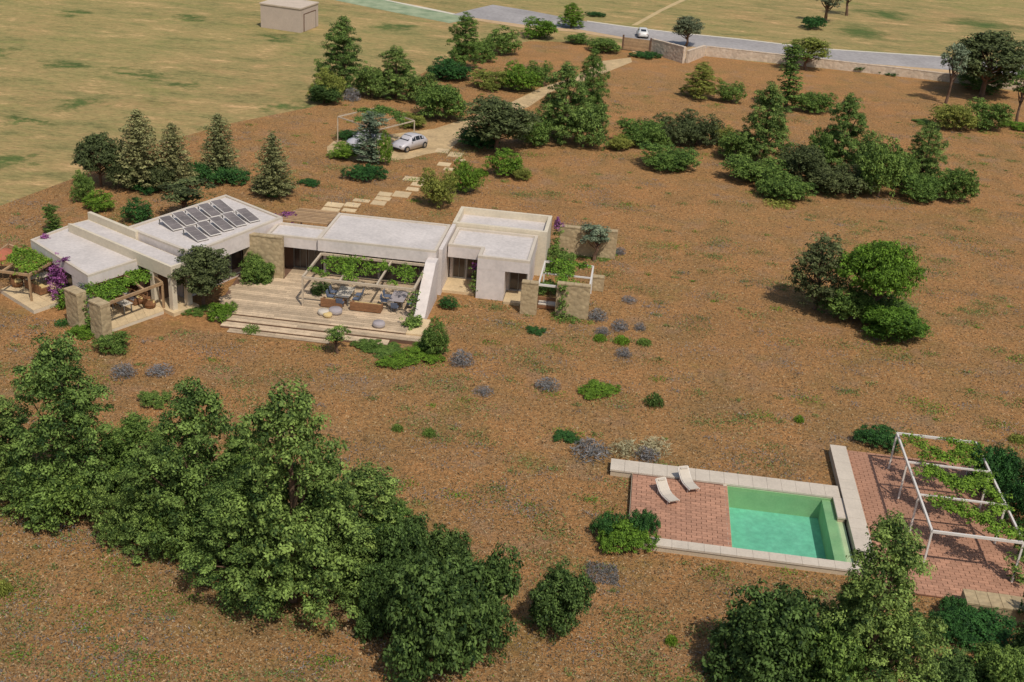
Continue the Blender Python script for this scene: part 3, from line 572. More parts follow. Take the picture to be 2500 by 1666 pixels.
for s_, (ya, zt) in enumerate(((71.75, .30), (70.95, .18), (70.3, .07))):
    yb = (72.64, 71.745, 70.945)[s_]; n = 2; ww = (yb-ya)/n
    xr = -13.3 if s_ == 0 else (-15.5 if s_ == 1 else -19.5); xl = -28.2+.7*s_
    MB().box(xl, xr, ya+.02, yb-.01, 0, zt-.04).build('step_base', M['dark_timber'], deck)
    for i in range(n):
        c0 = xl+(xr-xl)*rnd.uniform(.3, .6)
        for a_, c_ in ((xl, c0), (c0, xr)): MB().box(a_+.008, c_-.008, ya+i*ww+.022, ya+(i+1)*ww-.022, zt-.037, zt).build('plank', M['plank'], deck)
MB().box(-14.57, -13.3, 72.66, 75.38, 0, .41).build('stone_end', M['paving'], deck)

# left patio floors
def floor_slab(pts, z, label, nx=4, ny=3):
    c = np.mean(np.array(pts), 0); t_ = thing('patio', (c[0], c[1], 0), label, 'patio'); MB().prism(pts, 0, z-.03).build('base', M['sand_plaster'], t_)
    q = [Vector(p_) for p_ in pts]
    def bl(u, v): return q[0].lerp(q[1], u).lerp(q[3].lerp(q[2], u), v)
    for i in range(nx):
        for j in range(ny):
            g_ = .006; w4 = [bl((i+g_)/nx, (j+g_)/ny), bl((i+1-g_*2)/nx, (j+g_)/ny), bl((i+1-g_*2)/nx, (j+1-g_*2)/ny), bl((i+g_)/nx, (j+1-g_*2)/ny)]
            MB().prism([tuple(p_) for p_ in w4], z-.028, z+rnd.random()*.006).build('paving_slab', M['paving'], t_)
floor_slab([P(0, 707, .3), P(82, 758, .3), P(190, 720, .3), P(95, 668, .3)], .3, 'pale paved patio left of the purple flowering climber', 6, 5)
pt = [P(270, 805, .25), P(400, 759, .25), P(388, 722, .25), P(235, 757, .25)]
floor_slab(pt, .25, 'paved patio under the vine pergola of the left wing', 6, 4)

# stepping slabs from driveway to the entrance
path = thing('stepping_path', (-26, 100, 0), 'stepping slab path from driveway to the house entrance', 'path', kind='structure')
del path['category']
C4 = lambda x, y: (700+.26786*x, 200+.26786*y)
for i, (cx, cy, ww, hh) in enumerate([(1540, 668, 125, 46), (1580, 718, 90, 22), (1435, 755, 115, 34), (1475, 800, 85, 26), (1255, 898, 60, 40), (1142, 888, 150, 40), (1195, 938, 115, 34), (1150, 982, 115, 32), (1048, 1030, 150, 55), (895, 1028, 122, 38), (877, 1068, 140, 34), (838, 1108, 130, 40), (682, 1086, 150, 26), (435, 1125, 160, 42), (598, 1125, 135, 40), (402, 1168, 165, 30), (570, 1175, 125, 30), (1420, 632, 120, 40)]):
    a_ = P(*C4(cx-ww/2, cy)); b_ = P(*C4(cx+ww/2, cy)); c_ = P(*C4(cx, cy-hh/2)); d_ = P(*C4(cx, cy+hh/2)); m_ = P(*C4(cx, cy))
    MB().obox(m_[0], m_[1], 0.0, math.dist(a_, b_), math.dist(c_, d_)*.92, .06, -.02).build('paving_slab', M['paving'], path)
path.location = (0, 0, 0)
for ch in path.children: ch.location = (-26, 100, 0)

# ------------------------------------------------------------------ solar panels: two rows of five
S = [Vector(p_) for p_ in solar_poly]                        # front, right, back, left
ux = (S[1]-S[0]).normalized(); uy = (S[3]-S[0]).normalized(); zr = 3.98
C6 = lambda x, y, z: Vector(P(360+.153*x, 460+.153*y, z))
cells = [(380, 555), (590, 485), (790, 420), (995, 350), (1195, 290), (770, 725), (975, 640), (1180, 565), (1385, 495), (1600, 430)]
hi_e = (C6(590, 640, 4.5)+C6(700, 590, 4.5))/2; lo_e = (C6(950, 790, 4.08)+C6(830, 850, 4.08))/2; ld = lo_e-hi_e; PL = ld.length; la = math.atan2(ld.y, ld.x)
order = ['first', 'second', 'third', 'fourth', 'fifth']; PWD = .98
def make_panel(loc, label):
    t_ = thing('solar_panel', loc, label, 'solar panel', 'solar panels on the roof of the left rear wing', la)
    w_, l_ = PWD, PL; z0, z1 = .58, .14                       # raised end, low end
    def pz(x): return z0+(x+l_/2)/l_*(z1-z0)
    m_ = MB(); m_.add([(-l_/2, -w_/2, z0), (l_/2, -w_/2, z1), (l_/2, w_/2, z1), (-l_/2, w_/2, z0), (-l_/2, -w_/2, z0-.05), (l_/2, -w_/2, z1-.05), (l_/2, w_/2, z1-.05), (-l_/2, w_/2, z0-.05)], [(0, 1, 2, 3), (7, 6, 5, 4), (0, 4, 5, 1), (1, 5, 6, 2), (2, 6, 7, 3), (3, 7, 4, 0)])
    m_.build('frame', M['white_metal'], t_, local=True)
    for i in range(3):
        xa, xb = -l_/2+.04+(l_-.08)*i/3+.008, -l_/2+.04+(l_-.08)*(i+1)/3-.008; ya, yb = -w_/2+.05, w_/2-.05
        MB().add([(xa, ya, pz(xa)+.008), (xb, ya, pz(xb)+.008), (xb, yb, pz(xb)+.008), (xa, yb, pz(xa)+.008)], [(0, 1, 2, 3)]).build('cell', M['solar'], t_, local=True)
    for sx in (-l_/2+.06, l_/2-.06):
        for sy in (-w_/2+.06, w_/2-.06): MB().box(sx-.03, sx+.03, sy-.03, sy+.03, -.02, pz(sx)-.045).build('leg', M['grey_metal'], t_, local=True)
    return t_
for i, (cx, cy) in enumerate(cells):
    p_ = C6(cx, cy, 4.30); row = 'rear' if i < 5 else 'front'; make_panel((p_.x, p_.y, 3.98), f'dark solar panel, {order[i % 5]} from the left in the {row} row of five')

# ------------------------------------------------------------------ pergolas
def pergola(corners, z, posts, cross, th, label, loc, zb=0.0, mat='white_metal', name='pergola', ph=None):
    t_ = thing(name, (loc[0], loc[1], 0), label, 'pergola'); n = len(corners)
    for i in range(n):
        a_, c_ = corners[i], corners[(i+1) % n]; MB().beam((a_[0], a_[1], z), (c_[0], c_[1], z), th, th*1.3).build('beam', M[mat], t_)
    for a_, c_ in cross: MB().beam((a_[0], a_[1], z+.012), (c_[0], c_[1], z+.012), th*.9, th*.9).build('cross_beam', M[mat], t_)
    for p_ in posts: MB().box(p_[0]-th*.45, p_[0]+th*.45, p_[1]-th*.45, p_[1]+th*.45, zb, z-th*.6).build('post', M[mat], t_)
    return t_
def vine(strips, z, seed, matk, label, dens=26, size=.16, cr=.26, name='climbing_vine', group='vines on the pergolas', tv=.2):
    rng_ = np.random.default_rng(seed); cc = []
    for (x0, y0, x1, y1, wd, *zz) in strips:
        l = math.hypot(x1-x0, y1-y0); n_ = int(dens*max(l, .4)*max(wd, .35)); t_ = rng_.random(n_); za = zz[0] if zz else z; zb_ = zz[1] if len(zz) > 1 else za
        cc.append(np.stack([x0+(x1-x0)*t_+rng_.normal(size=n_)*wd*.3, y0+(y1-y0)*t_+rng_.normal(size=n_)*wd*.3, za+(zb_-za)*t_+.06+rng_.normal(size=n_)*.10], 1))
    cc = np.concatenate(cc); o = link(bpy.data.objects.new(name, clumps_to_leaves(cc, np.full(len(cc), cr), 14, rng_, .7, size, name, .6, tv))); o.data.materials.append(L[matk]); return tag(o, label, 'vine', group)
# pool pergola
X0, X1 = 17.25, 21.8; YS = (51.85, 55.35, 58.8, 62.15)
pg = pergola([(X0, YS[0]), (X1, YS[0]), (X1, YS[3]), (X0, YS[3])], 2.55, [(X0, y_) for y_ in YS]+[(X1, y_) for y_ in YS], [((X0, y_), (X1, y_)) for y_ in YS[1:3]], .105, 'white metal frame pergola with three bays over the brick patio', (19.5, 57))
vine([(17.6, 61.6, 19.8, 59.4, .7), (19.8, 59.6, 21.6, 61.7, .9), (18, 59.6, 21.3, 59.2, .4), (20, 61.8, 21.8, 60.2, .5),
      (18.0, 58.4, 19.8, 56.2, .9), (17.6, 57.6, 21, 56.9, .7), (19.6, 56.3, 21.6, 58.2, .9), (20.6, 57.2, 21.7, 55.6, .7),
      (17.8, 54.9, 19.6, 53.6, .8), (18.8, 54.6, 21.6, 52.2, .8), (20, 53.2, 21.5, 54.9, .7), (20.2, 52.4, 21.7, 52.5, .7)], 2.62, 5, 'bright', 'green vine spread over the white pergola above the brick patio', dens=34, size=.15, cr=.24)
vine([(21.9, 51.9, 22.1, 51.8, .5, 2.4, .2), (21.9, 52, 22, 51.7, .7, 1.6, .2)], 1, 6, 'mid', 'green vine climbing the front right post of the pool pergola', dens=90, cr=.22)
# terrace pergola
TX0, TX1, TY0, TY1 = -22.8, -14.6, 75.25, 80.2
ax = [TX0+(TX1-TX0)*k/3 for k in range(4)]
pergola([(TX0, TY0), (TX1, TY0), (TX1, TY1), (TX0, TY1)], 2.66, [(TX0, TY0), (TX1, TY0)], [((x_, TY0), (x_, TY1)) for x_ in ax[1:3]], .14, 'broad pale pergola attached to the house over the terrace dining area', (-18.7, 77.7), zb=.42, mat='pale_timber')
vine([(-21.8, 79.3, -20.3, 78.6, .7), (-22.6, 76.5, -21.3, 76.2, .6), (-20.1, 79.3, -19.7, 76.2, .8), (-19.8, 75.7, -18.9, 75.9, .5), (-21.6, 77.6, -19.5, 77.7, .5), (-19.2, 78.2, -17.0, 78.7, .55), (-17.9, 79.5, -17.4, 78.3, .5), (-16.6, 77.9, -15.0, 77.5, .9), (-16.5, 79.0, -15.2, 78.4, .5), (-16.7, 75.9, -16.0, 75.8, .3), (-22.2, 78.4, -21.2, 78.0, .4), (-18.9, 76.9, -17.7, 77.3, .45), (-15.6, 76.6, -14.9, 76.3, .45), (-20.9, 79.4, -18.4, 79.5, .35), (-21.0, 76.9, -20.3, 77.1, .4)], 2.76, 7, 'bright', 'leafy vine lying over the terrace pergola beams', dens=34, cr=.22, size=.14)
vine([(-14.5, 75.1, -14.6, 75.0, .45, 2.7, .6), (-14.4, 74.6, -14.3, 73.8, .9, .6, .5)], 1, 8, 'mid', 'vine hanging down the front right post of the terrace pergola', dens=120, cr=.22)
# left wing pergola (rotated)
q = [P(218, 703, 2.3), P(392, 682, 2.3), P(372, 655, 2.3), P(232, 705, 2.3)]
f0, f1 = Vector(P(212, 716, 2.2)), Vector(P(395, 676, 2.2)); fb = [f0+uy*2.6, f1+uy*2.2]
f0 = Vector(P(262, 742, 2.2)); f1 = Vector(P(396, 692, 2.2)); uyy = Vector((-e1.y, e1.x)); g0, g1 = Vector(P(207, 702, 2.2)), Vector(P(350, 655, 2.2))
pergola([tuple(f0), tuple(f1), tuple(g1), tuple(g0)], 2.2, [tuple(f0), tuple(f1)], [(tuple(f0.lerp(f1, k)), tuple(g0.lerp(g1, k))) for k in (.33, .66)], .15, 'dark beamed pergola covered in vine at the left wing patio', tuple(f0.lerp(g1, .5)), mat='timber')
def bl4(u, v): return tuple(f0.lerp(f1, u).lerp(g0.lerp(g1, u), v))
vine([bl4(.02, .15)+bl4(.02, .9)+(1.0,), bl4(.15, .5)+bl4(.5, .6)+(1.1,), bl4(.5, .55)+bl4(.95, .5)+(1.0,), bl4(.1, .2)+bl4(.4, .25)+(.6,), bl4(.65, .85)+bl4(.95, .8)+(.7,)], 2.28, 9, 'bright', 'yellow green vine on the pergola of the left wing patio', dens=32)
vb = Vector(P(215, 800)); vine([(vb.x, vb.y, vb.x+.2, vb.y, .5, 2.3, .1), (vb.x+.9, vb.y-.9, vb.x+1, vb.y-.8, .6, 1.6, .1)], 1, 10, 'mid', 'vine growing up between the two stone piers', dens=110, cr=.22)
# far left pergola
h = [P(-60, 655, 2.3), P(70, 672, 2.3), P(128, 640, 2.3), P(20, 598, 2.3)]
pergola(h, 2.3, [h[0], h[1]], [(tuple(Vector(h[0]).lerp(Vector(h[1]), k)), tuple(Vector(h[3]).lerp(Vector(h[2]), k))) for k in (.5,)], .14, 'timber pergola at the left edge with vine and seating below', h[0], mat='timber')
def bh(u, v): return tuple(Vector(h[0]).lerp(Vector(h[1]), u).lerp(Vector(h[3]).lerp(Vector(h[2]), u), v))
vine([bh(.3, .9)+bh(.95, .8)+(1.2,), bh(.35, .55)+bh(.9, .45)+(1.4,), bh(.75, .2)+bh(.98, .3)+(.9,)], 2.36, 11, 'bright', 'bright green vine on the far left pergola', dens=30)
# right side pergola
pergola([(-6.0, 79.7), (-2.2, 79.7), (-2.2, 84.6), (-6.0, 84.6)], 2.3, [(-2.2, 84.6), (-6.0, 84.6)], [((-6, 82.1), (-2.2, 82.1))], .12, 'pale pergola between stone walls at the right end of the house', (-4, 82))
vine([(-4.4, 79.8, -3.9, 83.5, .9), (-5.4, 84.3, -2.6, 84, .8), (-5.6, 82.4, -4.4, 82.2, .6), (-3.6, 80, -3.1, 80.4, .6)], 2.4, 12, 'bright', 'vine over the pergola at the right end of the house', dens=34)
vine([(-4.2, 79.3, -4.0, 79.3, .7, 2.6, .3)], 1, 13, 'mid', 'vine curtain hanging down the right stone wall panel', dens=150, cr=.2)
# purple climbers
vine([(-41.2, 71.9, -41.2, 71.9, .1, 2.4, .6)], 1, 14, 'purple', 'x', dens=1) if False else None
def clump(px_, py_, z, r, hh, matk, label, n=60, seed=1, name='flowering_climber', size=.12, cat='flowers', group=None):
    p_ = P(px_, py_, z); rng_ = np.random.default_rng(seed); c = rng_.normal(size=(n, 3))*np.array([r*.5, r*.5, hh*.5])*.8+np.array([p_[0], p_[1], z]); c[:, 2] = np.maximum(c[:, 2], .05)
    o = link(bpy.data.objects.new(name, clumps_to_leaves(c, np.full(n, .18), 14, rng_, .6, size, name, .7, .3))); o.data.materials.append(L[matk]); return tag(o, label, cat, group)
clump(140, 690, 1.5, .8, 1.9, 'purple', 'tall purple bougainvillea against the left wing wall', 150, 3)
clump(152, 732, .6, .7, 1.1, 'bright', 'green foliage at the foot of the purple bougainvillea', 70, 4, cat='shrub')
clump(111, 578, 3.1, .35, .3, 'purple', 'small purple flower clump on the far left roof edge', 16, 5)
clump(158, 637, 3.1, .4, .25, 'purple', 'purple flower sprig draped over the left wing parapet', 14, 6)
clump(203, 712, 2.2, .5, 1.0, 'lavender', 'grey lilac climber on the white corner of the left wing', 40, 7)
clump(702, 528, 3.2, .8, .45, 'purple', 'purple bougainvillea on the roof beside the slatted canopy', 60, 8)
clump(1362, 548, 3.3, .45, .7, 'purple', 'purple bougainvillea at the rear right roof corner', 36, 9)
clump(1360, 585, 1.6, .5, 1.8, 'mid', 'green climber below the rear right purple flowers', 60, 10, cat='shrub')
clump(1163, 655, 1.9, .45, .5, 'purple', 'pink red flowers on the climber by the bedroom window', 30, 11)
clump(1163, 690, 1.1, .55, 1.5, 'mid', 'dark green climber at the left edge of the bedroom block', 80, 12, cat='shrub')

# ------------------------------------------------------------------ pool
ZD = 0.4
pool = thing('swimming_pool', (9, 55, 0), 'green water swimming pool with stone coping and brick deck', 'pool')
# deck and basin
DX0, DX1, PX1, PY0, PY1 = 1.95, 7.4, 12.75, 51.25, 57.6
MB().box(DX0, DX1-.25, PY0, PY1, 0.0, ZD-.05).build('deck_base', M['joint'], pool)
MB().box(DX1-.25, DX1-.05, PY0, PY1, -1.1, ZD-.02).build('basin_wall', M['coping'], pool)
MB().box(DX1-.05, DX1, PY0+.05, PY1-.05, -1.1, ZD-.10).build('liner', M['basin'], pool)
MB().box(.7, 13.7, PY1, 58.75, -1.1, ZD-.06).build('basin_wall', M['pool_stone'], pool)
MB().box(DX1, 13.345, PY1-.05, PY1-.003, -1.1, ZD-.10).build('liner', M['basin'], pool)
MB().box(DX0+.6, 14.3, 50.65, PY0, -1.1, ZD-.10).build('basin_wall', M['pool_stone'], pool)
MB().box(DX1, 13.345, PY0+.003, PY0+.05, -1.1, ZD-.14).build('liner', M['basin'], pool)
MB().box(DX0-.02, DX0, PY0, PY1, 0, ZD-.02).build('deck_edge', M['pool_stone'], pool)
MB().box(PX1, 13.345, PY0+.052, PY1-.052, -1.1, 0.16).build('basin_ledge', M['basin'], pool)
MB().box(13.35, 13.75, 55.5, PY1-.004, -1.1, ZD-.06).build('basin_wall', M['pool_stone'], pool)
MB().box(13.35, 13.75, PY0+.004, 55.496, -1.1, 0.12).build('basin_ledge', M['basin'], pool)
MB().box(DX1, PX1, PY0, PY1, -1.3, -1.1).build('basin_floor', M['basin_floor'], pool)
MB().add([(DX1, PY0, .26), (13.35, PY0, .26), (13.35, PY1, .26), (DX1, PY1, .26)], [(0, 1, 2, 3)]).build('water', M['water'], pool)
def coping_run(x0, x1, y0, y1, n, z0, z1, alongx=True, parent=pool):
    for i in range(n):
        if alongx: a_ = x0+(x1-x0)*i/n; c_ = x0+(x1-x0)*(i+1)/n; MB().box(a_+.006, c_-.006, y0, y1, z0, z1+rnd.random()*.006).build('coping_stone', M['coping'], parent)
        else: a_ = y0+(y1-y0)*i/n; c_ = y0+(y1-y0)*(i+1)/n; MB().box(x0, x1, a_+.006, c_-.006, z0, z1+rnd.random()*.006).build('coping_stone', M['coping'], parent)
coping_run(.66, 13.76, PY1-.05, 58.8, 16, ZD-.055, ZD+.05)
coping_run(DX0+.6, 14.3, 50.6, PY0+.03, 14, ZD-.095, ZD+.02)
coping_run(13.33, 14.0, 55.45, PY1-.06, 3, ZD-.055, ZD+.045, False)
# pool deck bricks: rows run across, staggered
def brick_field(poly, z, bl_, bw, maxn, parent, hole=None):
    me = MB().box(-.5, .5, -.5, .5, 0, .04).mesh('brick'); me.materials.append(M['brick']); xs = [p_[0] for p_ in poly]; ys = [p_[1] for p_ in poly]
    spots = []; r = 0; y_ = min(ys)+bw/2; xa, xb = min(xs), max(xs); rr = random.Random(9)
    while y_ < max(ys)-bw*.4:
        x_ = xa-(bl_/2 if r % 2 else 0)
        while x_ < xb-.03:
            l_ = max(x_, xa); q_ = min(x_+bl_, xb); x_ += bl_
            if q_-l_ > .08: spots.append(((l_+q_)/2, y_, q_-l_))
        y_ += bw; r += 1
    for s_ in spots[:maxn]: piece('brick', me, parent, (s_[0]-parent.location.x, s_[1]-parent.location.y, z+rr.random()*.014), (rr.random()-.5)*.02, (s_[2]-.028, bw*.89, 1))
    rest = MB()
    for s_ in spots[maxn:]: rest.box(s_[0]-s_[2]/2+.014, s_[0]+s_[2]/2-.014, s_[1]-bw*.445, s_[1]+bw*.445, z, z+.04+rr.random()*.014)
    if rest.v: o = rest.build('brick_paving', M['brick'], parent); o['kind'] = 'stuff'
brick_field([(DX0+.02, PY0+.02), (DX1-.02, PY0+.02), (DX1-.02, PY1-.06), (DX0+.02, PY1-.06)], ZD-.045, .55, .235, 290, pool)
patio = thing('brick_patio', (19, 56, 0), 'red brown brick patio under the white pergola', 'patio')
pp = [(14.82, 49.75), (22.9, 49.75), (22.9, 63.9), (14.82, 63.9)]
MB().prism(pp, 0, .055).build('patio_base', M['joint'], patio)
brick_field(pp, .058, .55, .235, 300, patio)
strip = thing('stone_strip_wall', (14.3, 58, 0), 'long low flat topped wall between the pool and the brick patio', 'wall')
MB().box(13.86, 14.76, 51.3, 63.4, 0, .52).build('masonry', M['pool_stone'], strip)
for i in range(12):
    a_ = 51.3+12.1*i/12; MB().box(13.83, 14.79, a_+.007, a_+12.1/12-.007, .523, .60+rnd.random()*.006).build('coping_stone', M['coping'], strip)
# loungers
def lounger(loc, rz, label):
    t_ = thing('sun_lounger', loc, label, 'sun lounger', 'sun loungers on the pool deck', rz); prof = [(-1.0, .30), (-.6, .24), (-.1, .20), (.25, .27), (.6, .50), (.92, .80)]
    mb = MB(); n = len(prof); wd = .34; th = .075
    for x, z in prof: mb.v += [(x, -wd, z), (x, wd, z), (x-.02, wd, z+th), (x-.02, -wd, z+th)]
    for i in range(n-1):
        for k in range(4): mb.f.append((4*i+k, 4*i+(k+1) % 4, 4*i+4+(k+1) % 4, 4*i+4+k))
    mb.f += [(0, 3, 2, 1), (4*n-4, 4*n-3, 4*n-2, 4*n-1)]; mb.build('cushion', M['fabric'], t_, local=True)
    for sy in (-wd-.03, wd+.03):
        fr_ = MB()
        for (xa, za), (xb, zb) in zip(prof[:-1], prof[1:]): fr_.beam((xa, sy, za), (xb, sy, zb), .05, .06)
        fr_.build('side_rail', M['white_metal'], t_, local=True)
    for lx in (-.8, .45):
        for sy in (-wd-.03, wd+.03): MB().tube((lx, sy, 0), (lx, sy, .24 if lx < 0 else .38), .022, .022).build('leg', M['white_metal'], t_, local=True)
    MB().obox(.80, 0, .74, .18, .5, .09, 0).build('headrest', M['fabric'], t_, local=True, bevel=.02); t_.scale = (.9, .85, .9); return t_
lw = P(1420+.289*712, 1040+.289*600, .42); lounger((lw[0], lw[1], .42), math.radians(119), 'white curved sun lounger on pool deck nearer the camera')
lw = P(1420+.289*892, 1040+.289*500, .42); lounger((lw[0], lw[1], .42), math.radians(114), 'white curved sun lounger on pool deck beside the back coping')

# ------------------------------------------------------------------ terrace furniture
def chair(loc, rz, seat, label, group):
    t_ = thing('chair', loc, label, 'chair', group, rz)
    MB().obox(0, 0, .40, .50, .50, .07).build('seat', M[seat], t_, bevel=.02, local=True)
    MB().add([(-.25, .22, .47), (.25, .22, .47), (.25, .30, .86), (-.25, .30, .86), (-.25, .27, .47), (.25, .27, .47), (.25, .35, .86), (-.25, .35, .86)], [(0, 1, 2, 3), (7, 6, 5, 4), (0, 4, 5, 1), (1, 5, 6, 2), (2, 6, 7, 3), (3, 7, 4, 0)]).build('backrest', M[seat], t_, local=True)
    for x in (-.21, .21):
        for y_ in (-.21, .21): MB().tube((x, y_, 0), (x, y_, .40), .02, .02, 5).build('leg', M['grey_metal'], t_, local=True)
    return t_
def table(loc, lx, ly, hh, mat, label, rz=0.0):
    t_ = thing('table', loc, label, 'table', None, rz); MB().obox(0, 0, hh-.05, lx, ly, .05).build('table_top', M[mat], t_, bevel=.012, local=True)
    for x in (-1, 1):
        for y_ in (-1, 1): MB().box(x*(lx/2-.1)-.035, x*(lx/2-.1)+.035, y_*(ly/2-.1)-.035, y_*(ly/2-.1)+.035, 0, hh-.052).build('leg', M['grey_metal'], t_, local=True)
def sofa(loc, lx, rz, mat, label, n=3):
    t_ = thing('sofa', loc, label, 'sofa', None, rz); MB().obox(0, 0, .05, lx, .85, .25).build('base', M['wicker'], t_, bevel=.02, local=True); MB().obox(0, .36, .30, lx, .14, .40).build('backrest', M['wicker'], t_, bevel=.02, local=True)
    for s_ in (-1, 1): MB().obox(s_*(lx/2-.06), -.06, .30, .12, .70, .22).build('armrest', M['wicker'], t_, bevel=.02, local=True)
    for i in range(n): MB().obox(-lx/2+.14+(lx-.28)*(i+.5)/n, -.06, .305, (lx-.3)/n, .66, .15).build('cushion', M[mat], t_, bevel=.04, local=True)
def pouf(x, y_, r, hh, mat, label):
    t_ = thing('pouf', (x, y_, .42), label, 'pouf', 'round poufs on the terrace'); MB().lathe([(r*.86, .02), (r, hh*.3), (r, hh*.72), (r*.86, hh)], n=20).build('cushion', M[mat], t_, local=True, smooth=True)
    MB().lathe([(r*1.02, hh*.48), (r*1.02, hh*.52)], n=20).build('seam', M['fabric'], t_, local=True)
table((-20.1, 77.0, .42), 1.1, 2.0, .74, 'fabric', 'dining table in the left bay under the terrace pergola')
for i, (dx, dy, rz, lb) in enumerate([(-.95, .5, 90, 'left rear side'), (-.95, -.4, 90, 'left front side'), (.95, .5, -90, 'right rear side'), (.95, -.4, -90, 'right front side'), (0, -1.35, 180, 'front end')]):
    chair((-20.1+dx, 77.0+dy, .42), math.radians(rz), 'fabric_blue', f'blue grey chair at the {lb} of the left dining table', 'chairs around the left dining table')
table((-16.1, 77.3, .42), 1.1, 2.0, .74, 'fabric_grey', 'dining table in the right bay under the terrace pergola')
for i, (dx, dy, rz, lb) in enumerate([(-.95, .5, 90, 'left rear side'), (-.95, -.4, 90, 'left front side'), (.95, .5, -90, 'right rear side'), (.95, -.4, -90, 'right front side'), (0, -1.35, 180, 'front end')]):
    chair((-16.1+dx, 77.3+dy, .42), math.radians(rz), 'fabric_blue', f'blue grey chair at the {lb} of the right dining table', 'chairs around the right dining table')
x, y_ = P(895, 752, .6); sofa((x, y_, .42), 2.3, math.radians(180), 'fabric_sand', 'wicker sofa with sand cushions at the front edge of the pergola shade')
x, y_ = P(812, 742, .6); sofa((x, y_, .42), 1.6, math.radians(180), 'fabric_sand', 'short wicker sofa left of the dining table in pergola shade', 2)
x, y_ = P(790, 762, .6); pouf(x, y_, .42, .34, 'fabric', 'pale pouf, leftmost of the three standing together')
x, y_ = P(819, 760, .6); pouf(x, y_, .50, .40, 'fabric_grey', 'larger grey lilac pouf, right of the three standing together')
x, y_ = P(800, 771, .5); pouf(x, y_, .33, .28, 'fabric_sand', 'smallest pouf in front of the other two')
x, y_ = P(925, 792, .6); pouf(x, y_, .45, .38, 'fabric_grey', 'grey pouf standing alone on the right of the terrace')
x, y_ = P(958, 752, .6); chair((x, y_, .42), 2.9, 'fabric', 'pale chair at the front right of the terrace pergola', 'chairs around the right dining table')
# left wing patio furniture
def armchair(loc, rz, mat, label):
    t_ = thing('armchair', loc, label, 'armchair', None, rz)
    MB().lathe([(.36, .05), (.42, .25), (.42, .36)], n=16).build('base', M['wicker'], t_, local=True, smooth=True)
    mb = MB()
    for i in range(9):
        a0, a1 = math.radians(-20+i*24), math.radians(-20+(i+1)*24)
        z1 = .62+.25*math.sin(math.radians(180)*((i+.5)/9)); mb.prism([(.40*math.cos(a0), .40*math.sin(a0)), (.40*math.cos(a1), .40*math.sin(a1)), (.47*math.cos(a1), .47*math.sin(a1)), (.47*math.cos(a0), .47*math.sin(a0))], .3, z1)
    mb.build('backrest', M['wicker'], t_, local=True); MB().lathe([(.34, .362), (.37, .42), (.33, .50)], n=16).build('cushion', M[mat], t_, local=True, smooth=True)
x, y_ = P(366, 740, .6); armchair((x, y_, .256), 2.2, 'fabric_sand', 'round wicker armchair with sand cushion on the left wing patio')
x, y_ = P(345, 728, .6); armchair((x, y_, .256), .5, 'fabric_sand', 'round wicker armchair in the shade beside the patio sofa')
x, y_ = P(298, 745, .7); table((x, y_, .256), 1.5, .8, .72, 'fabric', 'small white table in the shade of the left wing pergola', ang)
x, y_ = P(320, 727, .5); sofa((x, y_, .256), 2.0, ang, 'fabric_grey', 'wicker sofa in deep shade under the left wing pergola')
x, y_ = P(42, 690, .6); armchair((x, y_, .306), 1.4, 'fabric_sand', 'round wicker armchair with yellow cushion on the far left patio')
x, y_ = P(92, 704, .5); sofa((x, y_, .306), 2.0, ang+math.pi, 'fabric_sand', 'low sofa with pale cushions on the far left patio')
x, y_ = P(110, 680, .7); table((x, y_, .306), .9, .9, .72, 'fabric', 'white table behind the sofa of the far left patio', ang)
x, y_ = P(8, 680, 0); par = thing('parasol', (x, y_, 0), 'rust red parasol standing at the far left edge of the patio', 'parasol')
MB().tube((0, 0, .0), (0, 0, 2.45), .03, .03).build('pole', M['timber'], par, local=True)
MB().lathe([(1.3, 1.75), (1.31, 1.95), (.6, 2.25), (.02, 2.42)], n=8).build('canopy', M['fabric_rust'], par, local=True)
x, y_ = P(1413, 728, .6); sofa((-5.3, 80.9, 0), 1.7, 0, 'fabric', 'pale sofa between the stone walls at the right end of the house', 2)

# ------------------------------------------------------------------ carport and cars
cA = Vector((-32.0, 119.2)); cD = Vector((-26.8, 115.4)); cC = Vector((-23.9, 120.6)); cB = cA+(cC-cD)
carport = thing('carport', (-28, 120, 0), 'slim pale carport frame over the parked cars', 'carport')
for a_, c_ in ((cA, cB), (cB, cC), (cC, cD), (cD, cA)): MB().beam((a_.x, a_.y, 2.9), (c_.x, c_.y, 2.9), .10, .11).build('beam', M['pale_timber'], carport)
for a_ in (cA, cB, cC, cD): MB().box(a_.x-.05, a_.x+.05, a_.y-.05, a_.y+.05, 0, 2.84).build('post', M['pale_timber'], carport)
for k in (.33, .66): a_, c_ = cA.lerp(cD, k), cB.lerp(cC, k); MB().beam((a_.x, a_.y, 2.91), (c_.x, c_.y, 2.91), .07, .08).build('cross_beam', M['pale_timber'], carport)
vine([tuple(cB)+tuple(cB.lerp(cC, .7))+(1.0,), tuple(cA.lerp(cB, .55))+tuple(cB.lerp(cC, .35))+(1.3,), tuple(cB.lerp(cC, .5))+tuple(cC.lerp(cD, .35))+(.7,), tuple(cA.lerp(cD, .45))+tuple(cB.lerp(cC, .3))+(.9,)], 3.0, 15, 'mid', 'green vine on the slim pale carport frame', dens=22, size=.18, cr=.3)
